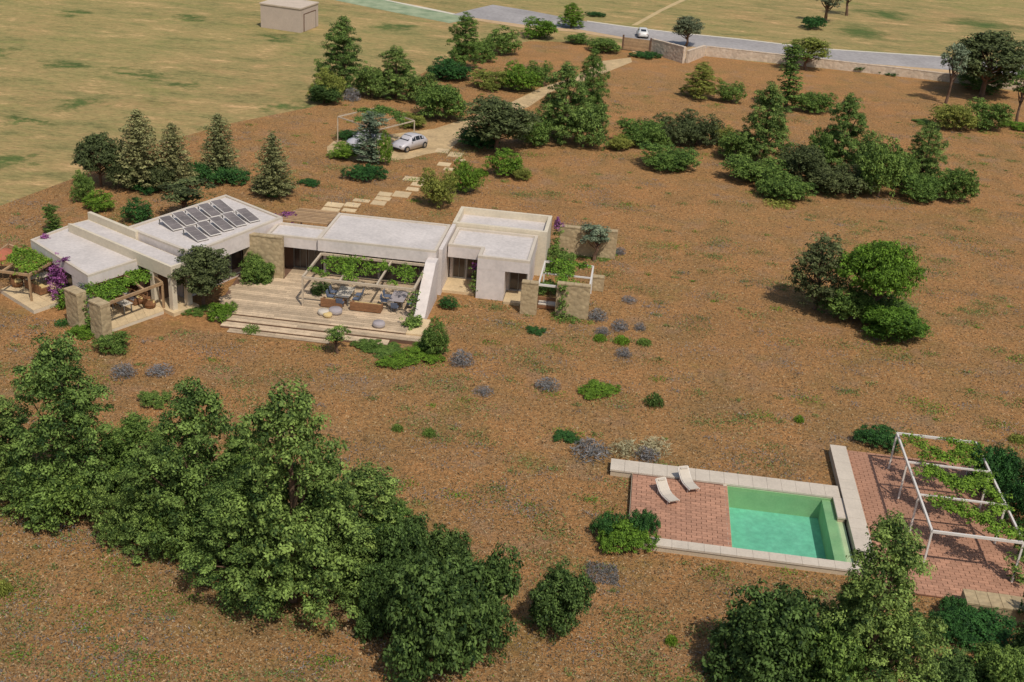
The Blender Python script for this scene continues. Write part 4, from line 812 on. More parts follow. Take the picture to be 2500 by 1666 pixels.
def car(loc, rz, mat, label, group, sc=1.0, van=False):
    t_ = thing('parked_car', loc, label, 'car', group, rz); t_.scale = (sc, sc, sc)
    # stations along the length (front = +x): x, half width, z floor, z belt, z roof, roof half width
    st = [(-2.12, .52, .46, .58, .64, .42), (-2.0, .72, .32, .76, .90, .50), (-1.65, .84, .24, .93, 1.18, .56), (-1.15, .89, .22, .98, 1.42, .60), (-.5, .91, .22, .98, 1.53, .63), (.15, .91, .22, .97, 1.52, .63), (.55, .90, .22, .96, 1.36, .62), (.95, .88, .22, .92, 1.04, .62), (1.45, .85, .24, .86, .94, .52), (1.85, .76, .30, .70, .78, .42), (2.08, .58, .42, .52, .58, .36)]
    mb = MB(); n = len(st)
    for x, hw, zf, zb, zt, rw in st: mb.v += [(x, -hw, zf), (x, -hw*1.0, zb), (x, -rw, zt-.04), (x, -rw*.7, zt), (x, rw*.7, zt), (x, rw, zt-.04), (x, hw, zb), (x, hw, zf)]
    for i in range(n-1):
        for k in range(8): mb.f.append((8*i+k, 8*i+8+k, 8*i+8+(k+1) % 8, 8*i+(k+1) % 8))
    mb.f += [tuple(range(8)), tuple(range(8*n-1, 8*n-9, -1))]; body = mb.build('body', M[mat], t_, local=True, smooth=True)
    def P3(x, s_, f):                                        # point on the glass band between belt and roof
        for a_, c_ in zip(st[:-1], st[1:]):
            if a_[0] <= x <= c_[0]:
                u = (x-a_[0])/(c_[0]-a_[0]); v_ = [a_[k]+(c_[k]-a_[k])*u for k in range(6)]; y0, z0, y1, z1 = v_[1], v_[3], v_[5], v_[4]-.04
                return (x, s_*(y0+(y1-y0)*f+.012), z0+(z1-z0)*f+.004)
    for s_ in (-1, 1):
        for xa, xb in ((-1.25, -.70), (-.62, -.02), (.05, .62)):
            MB().add([P3(xa, s_, .12), P3(xb, s_, .12), P3(xb if xb < .5 else .42, s_, .86), P3(xa, s_, .88)], [(0, 1, 2, 3) if s_ < 0 else (3, 2, 1, 0)]).build('side_window', M['car_glass'], t_, local=True)
    MB().add([(.30, -.50, 1.475), (.30, .50, 1.475), (.93, .60, 1.075), (.93, -.60, 1.075)], [(0, 3, 2, 1)]).build('windscreen', M['car_glass'], t_, local=True)
    MB().add([(-1.72, -.44, 1.16), (-1.72, .44, 1.16), (-1.18, .44, 1.425), (-1.18, -.44, 1.425)], [(0, 3, 2, 1)]).build('rear_window', M['car_glass'], t_, local=True)
    for x in (-1.35, 1.35):
        for s_ in (-1, 1):
            wl = MB().tube((x, s_*.70, .33), (x, s_*.915, .33), .34, .34, 16).build('wheel', M['rubber'], t_, local=True); MB().tube((x, s_*.90, .33), (x, s_*.925, .33), .2, .2, 10).build('rim', M['chrome'], wl, local=True)
    for s_ in (-1, 1):
        MB().obox(1.98, s_*.52, .58, .14, .22, .14).build('headlight', M['chrome'], t_, local=True, bevel=.02); MB().obox(-2.0, s_*.60, .66, .12, .16, .16).build('tail_light', M['fabric_rust'], t_, local=True, bevel=.02)
        MB().obox(.62, s_*.95, .96, .12, .14, .1).build('wing_mirror', M[mat], t_, local=True, bevel=.02)
    MB().obox(2.08, 0, .34, .10, 1.2, .13).build('bumper', M['rubber'], t_, local=True, bevel=.02)
    return t_
hd = math.atan2(-.86, -.51)
car((-24.2, 119.9, .012), hd, 'car_silver', 'rounded silver car parked at the right end of the carport', 'cars parked under the carport', 1.04)
car((-29.0, 119.0, .012), hd, 'car_silver', 'silver car half hidden behind the grey green tree in carport', 'cars parked under the carport', 1.04)
x, y_ = P(1568, 90, 0); car((x, y_, .014), math.radians(95), 'car_white', 'small white car on the road behind the entrance gate', None, 1.0)

# ------------------------------------------------------------------ shed
sx = [P(637, 67), P(734, 81), P(777, 64)]; s0, s1, s2 = (Vector(p_) for p_ in sx); s3 = s0+(s2-s1)
shed = thing('concrete_shed', (s1.x, s1.y, 0), 'plain windowless box shed standing in the straw field', 'shed'); poly = [tuple(s0), tuple(s1), tuple(s2), tuple(s3)]
MB().prism(poly, 0, 3.55).build('wall', M['shed_wall'], shed)
MB().prism(inset(poly, [-.12]*4), 3.553, 3.75).build('roof', M['shed_roof'], shed)
ds = (s2-s1).normalized(); dn_ = Vector((ds.y, -ds.x)); wdl = (s2-s1).length; da = math.atan2(ds.y, ds.x)
c_ = s1+ds*(wdl*.5)+dn_*.03; door = MB().obox(c_.x, c_.y, .0, wdl*.62, .08, 2.6, da).build('door', M['shed_roof'], shed)
for k in (-1, 1): q_ = s1+ds*(wdl*.5+k*wdl*.325)+dn_*.05; MB().obox(q_.x, q_.y, 0, .12, .12, 2.7, da).build('jamb', M['dark_timber'], door)
q_ = s1+ds*(wdl*.5)+dn_*.05; MB().obox(q_.x, q_.y, 2.62, wdl*.62, .12, .1, da).build('lintel', M['dark_timber'], door)
for k in range(5): q_ = s1+ds*(wdl*(.24+.13*k))+dn_*.085; MB().obox(q_.x, q_.y, .05, wdl*.115, .03, 2.45, da).build('board', M['shed_wall'], door)

# ------------------------------------------------------------------ entrance gate and boundary wall
def wall_run(pts, hs, th, label, mat='pink_rubble', cap='pink_rubble', name='boundary_wall'):
    t_ = thing(name, (pts[0][0], pts[0][1], 0), label, 'wall'); 
    for (a_, c_), (h0, h1) in zip(zip(pts[:-1], pts[1:]), zip(hs[:-1], hs[1:])):
        a_, c_ = Vector(a_), Vector(c_); l = (c_-a_).length; d = (c_-a_).normalized(); n_ = Vector((-d.y, d.x))*th/2; n = max(1, round(l/1.1))
        mb = MB(); mb.add([(a_-n_).to_tuple()+(0,), (c_-n_).to_tuple()+(0,), (c_+n_).to_tuple()+(0,), (a_+n_).to_tuple()+(0,), (a_-n_).to_tuple()+(h0,), (c_-n_).to_tuple()+(h1,), (c_+n_).to_tuple()+(h1,), (a_+n_).to_tuple()+(h0,)], [(3, 2, 1, 0), (4, 5, 6, 7), (0, 1, 5, 4), (1, 2, 6, 5), (2, 3, 7, 6), (3, 0, 4, 7)]); mb.build('masonry', M[mat], t_)
        for i in range(n):
            u = (i+.5)/n; p_ = a_.lerp(c_, u); MB().obox(p_.x, p_.y, h0+(h1-h0)*u+.004, l/n*.96, th+.06, .09+rnd.random()*.02, math.atan2(d.y, d.x)).build('cap_stone', M[cap], t_)
    return t_
g0, g1, g2, g3 = P(1519, 122), P(1591, 131), P(1668, 155), P(1722, 137)
wall_run([g1, g2], [2.2, 2.4], .5, 'pinkish stone wall right of the gate facing the plot'); wall_run([(g2[0]+.5, g2[1]+.45), (g3[0]-.3, g3[1]-.2)], [1.8, 1.6], .45, 'short return wall running back to the road verge')
wall_run([g3, P(1850, 150), P(2015, 167), P(2217, 189), P(2360, 205), P(2520, 226)], [1.5, 1.4, 1.3, 1.2, 1.1, 1.1], .45, 'long low pinkish stone wall along the road to the right')
gate = thing('sliding_gate', (g0[0], g0[1], 0), 'brown solid board gate panel between two posts by road', 'gate')
G0, G1 = Vector(g0), Vector(g1); gd = (G1-G0).normalized(); gl_ = (G1-G0).length; ga = math.atan2(gd.y, gd.x)
for p_ in (G0, G1-gd*.35): MB().obox(p_.x, p_.y, 0, .25, .25, 2.35, ga).build('post', M['dark_timber'], gate)
for k in range(7): p_ = G0.lerp(G1-gd*.35, .5); MB().obox(p_.x, p_.y, .12+k*.27, gl_-.65, .08, .25, ga).build('board', M['timber'], gate)

# ------------------------------------------------------------------ plants
def auto(key): return {'pine': .14, 'dome': .13, 'glos': .15, 'spre': .28, 'tuft': .22, 'colu': .2}.get(key[:4], 0.0)
def pl(key, matk, cx, base, top, width, name, label, cat='tree', group=None, **k):
    return plant(key, matk, cx, base-auto(key)*width, top, width, name, label, cat, group, **k)
G1_ = 'pines in the foreground grove'; G2_ = 'conifers behind the left wing'; G3_ = 'trees beside the carport'; G4_ = 'trees beside the driveway'; G5_ = 'trees in the hedge right of centre'; G6_ = 'low shrubs around the house'; G7_ = 'shrubs of the hedge right of centre'
for a in [
 ('pineA', 'pine', 5, 1160, 915, 215, 'pine_tree', 'pine at the left frame edge beside the tallest pine', 'tree', G1_),
 ('pineB', 'pine', 168, 1200, 778, 265, 'pine_tree', 'tallest bright green pine at the left of the foreground grove', 'tree', G1_),
 ('pineC', 'mid', 320, 1170, 960, 190, 'pine_tree', 'shorter darker pine behind, between the tallest and second pine', 'tree', G1_),
 ('pineA', 'pine', 462, 1300, 885, 270, 'pine_tree', 'second tall pine with a rounded top in foreground grove', 'tree', G1_),
 ('pineC', 'pine', 672, 1425, 900, 320, 'pine_tree', 'widest pine with a forked leafy top in foreground grove', 'tree', G1_),
 ('pineB', 'pine', 560, 1390, 1090, 250, 'pine_tree', 'low pine in front of the second and widest pines', 'tree', G1_),
 ('pineA', 'pine', 838, 1350, 1075, 240, 'pine_tree', 'pine at the right shoulder of the foreground grove', 'tree', G1_),
 ('pineA', 'pine', 372, 1265, 1030, 190, 'pine_tree', 'low pine at the left front of the second tall pine', 'tree', G1_),
 ('pineB', 'pine', 765, 1400, 1110, 240, 'pine_tree', 'low pine at the right front of the widest pine', 'tree', G1_),
 ('pineB', 'mid', 565, 1260, 990, 190, 'pine_tree', 'dark pine wedged between second and widest pines', 'tree', G1_),
 ('pineC', 'mid', 900, 1360, 1160, 180, 'pine_tree', 'rightmost low pine where the grove meets the dark shrubs', 'tree', G1_),
 ('domeA', 'pine', 268, 1255, 1120, 118, 'pine_shrub', 'small round pine bush poking out below the grove', 'shrub', G1_),
 ('domeB', 'mid', 135, 1225, 1080, 200, 'pine_shrub', 'dark low bush at the foot of the tallest pine', 'shrub', G1_),
 ('domeA', 'mid', 400, 1290, 1150, 130, 'pine_shrub', 'dark low bush at the foot of the second pine', 'shrub', G1_),
 ('glossyA', 'dark', 925, 1400, 1190, 170, 'evergreen_shrub', 'dark glossy shrub joining the right end of the grove', 'shrub', 'dark glossy shrubs in the foreground'),
 ('glossyB', 'dark', 1020, 1390, 1222, 130, 'evergreen_shrub', 'dark glossy shrub with a pointed top behind the largest one', 'shrub', 'dark glossy shrubs in the foreground'),
 ('glossyA', 'dark', 1098, 1522, 1285, 180, 'evergreen_shrub', 'dark glossy shrub left of the lone round shrub', 'shrub', 'dark glossy shrubs in the foreground'),
 ('glossyB', 'dark', 990, 1585, 1300, 250, 'evergreen_shrub', 'largest dark glossy shrub cut by the lower frame edge', 'shrub', 'dark glossy shrubs in the foreground'),
 ('glossyB', 'dark', 893, 1475, 1300, 145, 'evergreen_shrub', 'dark glossy shrub below the right shoulder of the grove', 'shrub', 'dark glossy shrubs in the foreground'),
 ('glossyA', 'dark', 1282, 1468, 1310, 150, 'evergreen_shrub', 'lone round dark green shrub standing on bare soil', 'shrub', 'dark glossy shrubs in the foreground'),
 ('glossyB', 'dark', 1755, 1610, 1380, 255, 'evergreen_shrub', 'dark shrub left of the pine beside the pool', 'shrub', 'dark glossy shrubs in the foreground'),
 ('pineC', 'pine', 1972, 1640, 1210, 285, 'pine_tree', 'large pine between the pool corner and the lower frame edge', 'tree', None),
 ('pineA', 'pine', 1905, 1600, 1330, 120, 'pine_tree', 'dark slim pine leaning on the large poolside pine', 'tree', None),
 ('glossyA', 'mid', 1880, 1640, 1430, 190, 'evergreen_shrub', 'mid green shrub filling between dark shrub and poolside pine', 'shrub', None),
 ('tuftA', 'dark', 1655, 1475, 1432, 48, 'sprig', 'tiny sprig left of the dark shrub near the pool', 'plant', None),
 ('spreadA', 'juniper', 1470, 1255, 1175, 85, 'juniper_bush', 'dark juniper pad at the front left pool deck corner, right lobe', 'shrub', 'junipers around the pool'),
 ('spreadB', 'juniper', 1395, 1255, 1185, 75, 'juniper_bush', 'dark juniper pad left of the pool deck corner', 'shrub', 'junipers around the pool'),
 ('spreadA', 'bright', 1437, 1295, 1215, 130, 'juniper_bush', 'brighter spreading juniper in front of the pool deck corner', 'shrub', 'junipers around the pool'),
 ('spreadA', 'juniper', 2015, 1052, 988, 105, 'juniper_bush', 'dark juniper behind the rear left pergola corner', 'shrub', 'junipers around the pool'),
 ('domeB', 'juniper', 2265, 1150, 1025, 130, 'juniper_bush', 'dark juniper behind the rear right pergola corner', 'shrub', 'junipers around the pool'),
 ('domeA', 'juniper', 2330, 1230, 1090, 110, 'juniper_bush', 'dark juniper along the right side of the pergola', 'shrub', 'junipers around the pool'),
 ('domeC', 'darkolive', 2375, 1180, 1040, 90, 'evergreen_shrub', 'brownish dark shrub at the right frame edge behind pergola', 'shrub', None),
 ('spreadB', 'juniper', 2190, 1440, 1380, 80, 'juniper_bush', 'juniper at the left end of the stone bench', 'shrub', 'junipers in the lower right corner'),
 ('spreadA', 'juniper', 2260, 1510, 1420, 190, 'juniper_bush', 'spreading juniper in front of the stone bench', 'shrub', 'junipers in the lower right corner'),
 ('spreadA', 'juniper', 2180, 1490, 1415, 110, 'juniper_bush', 'bright tipped juniper beside the poolside pine', 'shrub', 'junipers in the lower right corner'),
 ('spreadB', 'juniper', 2365, 1470, 1360, 70, 'juniper_bush', 'juniper at the right end of the stone bench', 'shrub', 'junipers in the lower right corner'),
 ('glossyA', 'mid', 2290, 1640, 1490, 160, 'evergreen_shrub', 'green shrub at the lower right frame corner', 'shrub', None),
 ('glossyB', 'dark', 2190, 1620, 1520, 150, 'evergreen_shrub', 'low dark shrub at the bottom edge right of the pine', 'shrub', None),
 ('glossyB', 'dark', 2365, 1560, 1440, 110, 'evergreen_shrub', 'dark shrub on the right frame edge below the juniper', 'shrub', None),
 ('domeA', 'juniper', 2300, 1120, 1040, 90, 'juniper_bush', 'dark juniper right of the rear right pergola corner', 'shrub', 'junipers around the pool'),
 ('spreadB', 'juniper', 2355, 1310, 1210, 60, 'juniper_bush', 'dark juniper cut by the right frame edge beside the patio', 'shrub', 'junipers around the pool'),
 ('tuftA', 'lavender', 2280, 1080, 1050, 50, 'lavender', 'grey lavender behind the rear right pergola corner', 'lavender', 'lavender by the pool'),
 # isolated group
 ('ragged', 'darkolive', 1872, 712, 545, 135, 'holm_oak', 'dark brownish tree left of the umbrella shaped tree', 'tree', 'isolated trees right of centre'),
 ('umbrella', 'bright', 1998, 742, 558, 182, 'umbrella_tree', 'bright green umbrella shaped tree with visible dark trunk', 'tree', 'isolated trees right of centre'),
 ('domeA', 'mid', 1950, 750, 655, 135, 'shrub', 'dense shrub between the two isolated trees', 'shrub', 'shrubs under the isolated trees'),
 ('glossyA', 'green', 2048, 800, 708, 150, 'shrub', 'green shrub in front of the umbrella shaped tree', 'shrub', 'shrubs under the isolated trees'),
 ('domeB', 'mid', 2025, 755, 682, 145, 'shrub', 'dark shrub at the trunk of the umbrella shaped tree', 'shrub', 'shrubs under the isolated trees'),
 # conifers at left
 ('firA', 'fir', 325, 432, 258, 112, 'fir_tree', 'tallest olive green fir behind the left wing', 'tree', G2_),
 ('firB', 'fir', 402, 432, 288, 92, 'fir_tree', 'fir immediately right of the tallest fir', 'tree', G2_),
 ('firA', 'fir', 505, 405, 265, 84, 'fir_tree', 'fir standing above the rear roof corner', 'tree', G2_),
 ('firB', 'fir', 628, 452, 312, 92, 'fir_tree', 'rightmost fir on bare soil above the solar roof', 'tree', G2_),
 ('standB', 'darkolive', 232, 430, 312, 112, 'holm_oak', 'round dark tree left of the tallest fir', 'tree', G2_),
 ('standC', 'darkolive', 432, 500, 415, 130, 'holm_oak', 'thin dark tree directly behind the solar roof', 'tree', G2_),
 ('domeA', 'darkolive', 285, 445, 365, 90, 'shrub', 'dark undergrowth between the round tree and tallest fir', 'shrub', G6_),
 ('domeB', 'darkolive', 372, 448, 370, 80, 'shrub', 'dark undergrowth between the two left firs', 'shrub', G6_),
 ('domeA', 'mid', 195, 470, 395, 60, 'shrub', 'green shrub at the left foot of the round dark tree', 'shrub', G6_),
 ('domeC', 'bright', 228, 492, 440, 75, 'shrub', 'bright shrub lower left of the conifer group', 'shrub', G6_),
 ('spreadA', 'juniper', 335, 462, 415, 90, 'juniper_bush', 'dark juniper below the tallest fir', 'shrub', 'junipers behind the left wing'),
 ('spreadB', 'juniper', 452, 438, 375, 70, 'juniper_bush', 'dark juniper left of the fir above the roof corner', 'shrub', 'junipers behind the left wing'),
 ('spreadA', 'juniper', 520, 448, 385, 105, 'juniper_bush', 'dark juniper below the fir above the roof corner', 'shrub', 'junipers behind the left wing'),
 ('spreadB', 'juniper', 628, 470, 415, 95, 'juniper_bush', 'dark juniper at the foot of the rightmost fir', 'shrub', 'junipers behind the left wing'),
 ('domeC', 'juniper', 320, 520, 455, 72, 'shrub', 'round dark bush behind the corridor roof', 'shrub', G6_),
 ('columnA', 'mid', 123, 545, 472, 42, 'shrub', 'small upright green bush at the far left roof corner', 'shrub', G6_),
 ('spreadB', 'juniper', 710, 440, 415, 56, 'juniper_bush', 'small flat juniper right of the rightmost fir', 'shrub', 'junipers behind the left wing'),
 ('spreadA', 'juniper', 840, 438, 380, 100, 'juniper_bush', 'dark juniper below the slender grey green tree', 'shrub', 'junipers behind the left wing'),
 # carport group
 ('columnA', 'grey', 850, 388, 258, 72, 'olive_tree', 'slender grey green tree in front of the carport', 'tree', G3_),
 ('domeC', 'bright', 885, 385, 300, 34, 'shrub', 'narrow green bush right of the slender grey green tree', 'shrub', G3_),
 ('domeA', 'bright', 795, 372, 332, 82, 'shrub', 'bright low shrub left of the slender grey green tree', 'shrub', G3_),
 ('domeB', 'juniper', 800, 328, 300, 50, 'shrub', 'small dark bush behind the left carport post', 'shrub', G3_),
 ('pineB', 'pine', 786, 225, 42, 118, 'pine_tree', 'tallest pine above the carport', 'tree', G3_),
 ('domeA', 'yellow', 757, 240, 162, 92, 'shrub', 'rounded yellowish shrub at the foot of the tallest carport pine', 'shrub', G3_),
 ('glossyA', 'dark', 745, 250, 195, 80, 'shrub', 'dark shrub beneath the rounded yellowish shrub', 'shrub', G3_),
 ('tuftA', 'lavender', 808, 240, 202, 42, 'flowering_bush', 'pale grey flowering bush right of the yellowish shrub', 'shrub', G3_),
 ('pineC', 'pine', 908, 240, 110, 100, 'pine_tree', 'second pine right of the tallest above the carport', 'tree', G3_),
 ('domeB', 'pine', 850, 235, 150, 85, 'shrub', 'bushy pine shrub between the two carport pines', 'shrub', G3_),
 ('domeA', 'pine', 962, 245, 165, 75, 'shrub', 'bushy shrub right of the second carport pine', 'shrub', G3_),
 ('domeB', 'mid', 1010, 290, 192, 122, 'shrub', 'large rounded green shrub at the bend of the driveway', 'shrub', G3_),
 ('domeA', 'yellow', 950, 300, 262, 70, 'shrub', 'low yellow green shrub behind the right carport post', 'shrub', G3_),
 # top centre
 ('pineA', 'mid', 1066, 170, 32, 84, 'pine_tree', 'tall narrow tree at the top left of the driveway', 'tree', G4_),
 ('domeA', 'mid', 1105, 150, 88, 70, 'shrub', 'dark bush right of the tall narrow tree', 'shrub', G4_),
 ('domeB', 'juniper', 1035, 195, 140, 105, 'shrub', 'low dark hedge bush on the plot corner', 'shrub', G4_),
 ('domeC', 'mid', 1155, 135, 62, 85, 'shrub', 'grey green bush below the overgrown road end', 'shrub', G4_),
 ('domeA', 'bright', 1240, 98, 42, 92, 'shrub', 'bright green bush in front of the asphalt', 'shrub', G4_),
 ('pineA', 'bright', 1312, 72, 8, 58, 'small_tree', 'small bright tree at the near side of the road', 'tree', G4_),
 ('spreadA', 'juniper', 1369, 50, 28, 46, 'juniper_bush', 'small dark juniper on the far side of the road', 'shrub', 'junipers near the road'),
 ('domeA', 'mid', 1325, 108, 78, 60, 'shrub', 'grey green bush left of the gate verge', 'shrub', G4_),
 ('domeB', 'mid', 1385, 130, 88, 78, 'shrub', 'grey green bush beside the left gate post', 'shrub', G4_),
 ('spreadA', 'juniper', 1484, 152, 120, 74, 'juniper_bush', 'round dark juniper in front of the gate wall', 'shrub', 'junipers near the road'),
 ('domeA', 'mid', 1240, 205, 142, 60, 'shrub', 'dark shrub at the right end of the yellow green hedge', 'shrub', G4_),
 ('domeB', 'bright', 1195, 220, 150, 95, 'shrub', 'bright shrub in the middle of the yellow green hedge', 'shrub', G4_),
 ('domeA', 'yellow', 1125, 215, 160, 95, 'shrub', 'yellowish shrub at the left end of the hedge', 'shrub', G4_),
 # middle
 ('standB', 'darkolive', 1140, 350, 230, 165, 'holm_oak', 'broad dark olive tree by the driveway bend', 'tree', G4_),
 ('domeB', 'juniper', 1105, 352, 290, 110, 'shrub', 'dark low shrub at the foot of the broad olive tree', 'shrub', G4_),
 ('domeB', 'mid', 1218, 345, 262, 95, 'shrub', 'dark shrub between the olive tree and twin pine', 'shrub', G4_),
 ('pineA', 'mid', 1352, 300, 118, 82, 'pine_tree', 'taller darker pine rising behind the twin pine', 'tree', G4_),
 ('pineC', 'pine', 1290, 345, 150, 130, 'pine_tree', 'large twin pine in the centre of the upper plot', 'tree', G4_),
 ('domeA', 'pine', 1345, 352, 240, 100, 'shrub', 'bushy pine shrub at right foot of the twin pine', 'shrub', G4_),
 ('domeC', 'bright', 1162, 415, 342, 86, 'shrub', 'bright yellow green shrub above the stepping path', 'shrub', G6_),
 ('domeA', 'yellow', 1198, 420, 385, 52, 'shrub', 'small yellow green shrub right of the bright one', 'shrub', G6_),
 ('domeB', 'bright', 1070, 452, 372, 72, 'shrub', 'shrub touching the stepping slabs on the right', 'shrub', G6_),
 ('domeA', 'yellow', 1008, 488, 392, 88, 'shrub', 'rounded olive shrub just behind the house roof', 'shrub', G6_),
 ('tuftB', 'bright', 1105, 412, 388, 36, 'grass_tuft', 'bright green tuft between the two shrubs', 'plant', G6_),
 # right row
 ('domeB', 'mid', 1462, 345, 272, 105, 'shrub', 'left end shrub of the upper right hedge', 'shrub', G7_),
 ('domeA', 'yellow', 1425, 352, 312, 65, 'shrub', 'yellowish low shrub right of the central pine', 'shrub', G7_),
 ('domeB', 'darkolive', 1540, 345, 272, 105, 'shrub', 'olive shrub behind the low pair in the hedge', 'shrub', G7_),
 ('domeA', 'darkolive', 1600, 350, 262, 120, 'shrub', 'broad dark olive shrub left of the tall hedge pines', 'shrub', G7_),
 ('domeB', 'mid', 1690, 380, 300, 105, 'shrub', 'dark shrub linking the olive shrubs to the first hedge pine', 'shrub', G7_),
 ('domeA', 'mid', 1500, 350, 285, 80, 'shrub', 'small green shrub between the left end and olive shrub', 'shrub', G7_),
 ('domeB', 'mid', 1535, 402, 335, 135, 'shrub', 'dark lower shrub in front of the hedge', 'shrub', G7_),
 ('domeA', 'yellow', 1655, 340, 288, 62, 'shrub', 'small yellow green shrub left of first hedge pine', 'shrub', G7_),
 ('pineA', 'yellow', 1608, 238, 145, 84, 'conifer', 'conical yellow green conifer on bare soil right of centre', 'tree', G5_),
 ('domeA', 'mid', 1680, 245, 190, 68, 'shrub', 'shrub right of the conical yellow green conifer', 'shrub', G7_),
 ('columnA', 'mid', 1805, 268, 105, 66, 'column_tree', 'tall slender dark tree reaching up to the boundary wall', 'tree', G5_),
 ('standA', 'yellow', 1852, 162, 88, 98, 'round_tree', 'round yellowish tree standing at the boundary wall', 'tree', G5_),
 ('domeB', 'mid', 1870, 270, 212, 88, 'shrub', 'shrub right of the slender dark tree', 'shrub', G7_),
 ('pineB', 'pine', 1748, 395, 195, 128, 'pine_tree', 'left one of the three hedge pines', 'tree', G5_),
 ('pineC', 'pine', 1922, 420, 222, 122, 'pine_tree', 'middle one of the three hedge pines', 'tree', G5_),
 ('pineA', 'pine', 2112, 440, 285, 98, 'pine_tree', 'right one of the three hedge pines', 'tree', G5_),
 ('domeB', 'darkolive', 1835, 440, 330, 125, 'shrub', 'dark shrub between the left and middle hedge pines', 'shrub', G7_),
 ('domeA', 'mid', 2018, 468, 325, 115, 'shrub', 'green shrub between the middle and right hedge pines', 'shrub', G7_),
 ('domeA', 'mid', 1878, 410, 300, 80, 'shrub', 'shrub filling the gap behind the two left hedge pines', 'shrub', G7_),
 ('domeB', 'mid', 2062, 440, 345, 85, 'shrub', 'upright shrub left of the right hedge pine', 'shrub', G7_),
 ('domeA', 'pine', 1985, 440, 310, 90, 'shrub', 'pine shrub leaning on the middle hedge pine', 'shrub', G7_),
 ('domeB', 'mid', 2190, 475, 385, 95, 'shrub', 'rightmost dark shrub of the hedge', 'shrub', G7_),
 ('domeA', 'mid', 1740, 440, 365, 150, 'shrub', 'low dark shrub at the foot of the left hedge pine', 'shrub', G7_),
 ('domeB', 'mid', 1800, 470, 400, 125, 'shrub', 'lowest dark shrub of the hedge at its left end', 'shrub', G7_),
 ('domeA', 'darkolive', 1930, 465, 385, 145, 'shrub', 'low shrub at the foot of the middle hedge pine', 'shrub', G7_),
 ('domeB', 'mid', 2105, 472, 400, 110, 'shrub', 'low shrub at the foot of the right hedge pine', 'shrub', G7_),
 ('tuftB', 'yellow', 1790, 488, 462, 78, 'grass_tuft', 'yellow green grassy patch below the hedge', 'plant', None),
 # upper right
 ('standA', 'olive', 1575, 108, 40, 78, 'olive_tree', 'grey olive tree with visible trunk behind the gate wall', 'tree', None),
 ('standC', 'olive', 1893, 52, -22, 76, 'olive_tree', 'olive tree at the top frame edge beyond the road', 'tree', None),
 ('standC', 'olive', 1945, 36, -50, 60, 'olive_tree', 'thin tree at the top edge right of the olive tree', 'tree', None),
 ('spreadA', 'juniper', 1865, 85, 38, 68, 'juniper_bush', 'dark round bush in the straw field below the olive tree', 'shrub', 'junipers near the road'),
 ('standB', 'darkolive', 2255, 222, 78, 195, 'holm_oak', 'broad dark tree in the upper right on the wall line', 'tree', None),
 ('domeA', 'mid', 2250, 222, 165, 120, 'shrub', 'green shrub under the broad upper right tree', 'shrub', None),
 ('standC', 'grey', 2172, 240, 100, 62, 'sapling', 'slender sapling with a bare trunk left of the broad tree', 'tree', None),
 ('standC', 'mid', 2335, 285, 155, 62, 'sapling', 'slender sapling at the right frame edge', 'tree', None),
 ('domeB', 'yellow', 2185, 310, 240, 100, 'shrub', 'yellow green shrub in the upper right corner group', 'shrub', None),
 ('domeA', 'mid', 2262, 308, 230, 105, 'shrub', 'darker green shrub right of the yellow green shrub', 'shrub', None),
 ('spreadB', 'bright', 2330, 318, 282, 80, 'shrub', 'low yellow green shrub at the right frame edge', 'shrub', None),
 ('spreadA', 'mid', 2125, 300, 278, 62, 'shrub', 'flat shrub left of the yellow green shrub', 'shrub', None),
 ('spreadA', 'juniper', 1980, 182, 148, 72, 'juniper_bush', 'juniper by the boundary wall, left pad', 'shrub', 'junipers near the road'),
 ('spreadB', 'juniper', 2035, 190, 158, 85, 'juniper_bush', 'juniper by the boundary wall, right pad', 'shrub', 'junipers near the road'),
 # around the house
 ('standB', 'darkolive', 468, 705, 572, 135, 'olive_tree', 'dark leafed olive tree between left wing and terrace', 'tree', None),
 ('glossyA', 'mid', 592, 668, 592, 80, 'shrub', 'green bush on the terrace in front of stone panel', 'shrub', G6_),
 ('domeC', 'dark', 735, 690, 642, 50, 'shrub', 'dark potted bush behind the left pergola post', 'shrub', G6_),
 ('standC', 'mid', 775, 812, 752, 62, 'shrub', 'leafy shrub against the front terrace steps', 'shrub', G6_),
 ('domeB', 'mid', 1000, 825, 742, 72, 'shrub', 'leafy shrub at the front right terrace corner', 'shrub', G6_),
 ('spreadA', 'mid', 885, 835, 800, 110, 'shrub', 'low shrub in front of the terrace between taller shrubs', 'shrub', G6_),
 ('spreadB', 'bright', 975, 850, 805, 110, 'shrub', 'low spreading shrub below the terrace corner shrub', 'shrub', G6_),
 ('spreadA', 'bright', 512, 752, 700, 80, 'shrub', 'low bright shrub left of the terrace steps', 'shrub', G6_),
 ('spreadB', 'mid', 445, 735, 706, 80, 'shrub', 'low green shrub below the portal column', 'shrub', G6_),
 ('tuftB', 'mid', 578, 772, 748, 42, 'shrub', 'small tuft at the left end of the terrace steps', 'shrub', G6_),
 ('domeC', 'juniper', 1030, 714, 680, 46, 'shrub', 'dark bush right of the sloping fin wall', 'shrub', G6_),
 ('standC', 'grey', 1365, 600, 520, 84, 'olive_tree', 'small round grey green tree before the long garden wall', 'tree', None),
 ('domeA', 'mid', 1285, 632, 572, 90, 'shrub', 'green shrub between the right wing and garden wall', 'shrub', G6_),
 ('spreadA', 'mid', 1370, 612, 585, 110, 'shrub', 'low shrub at the foot of the long garden wall', 'shrub', G6_),
 ('spreadB', 'mid', 1262, 690, 652, 70, 'shrub', 'low shrub under the pergola at the right end', 'shrub', G6_),
 ('tuftB', 'mid', 1300, 748, 722, 75, 'shrub', 'green tuft at the foot of the right stone panel', 'shrub', G6_),
 ('domeA', 'mid', 255, 818, 768, 80, 'shrub', 'green shrub at the foot of the nearest stone pier', 'shrub', G6_),
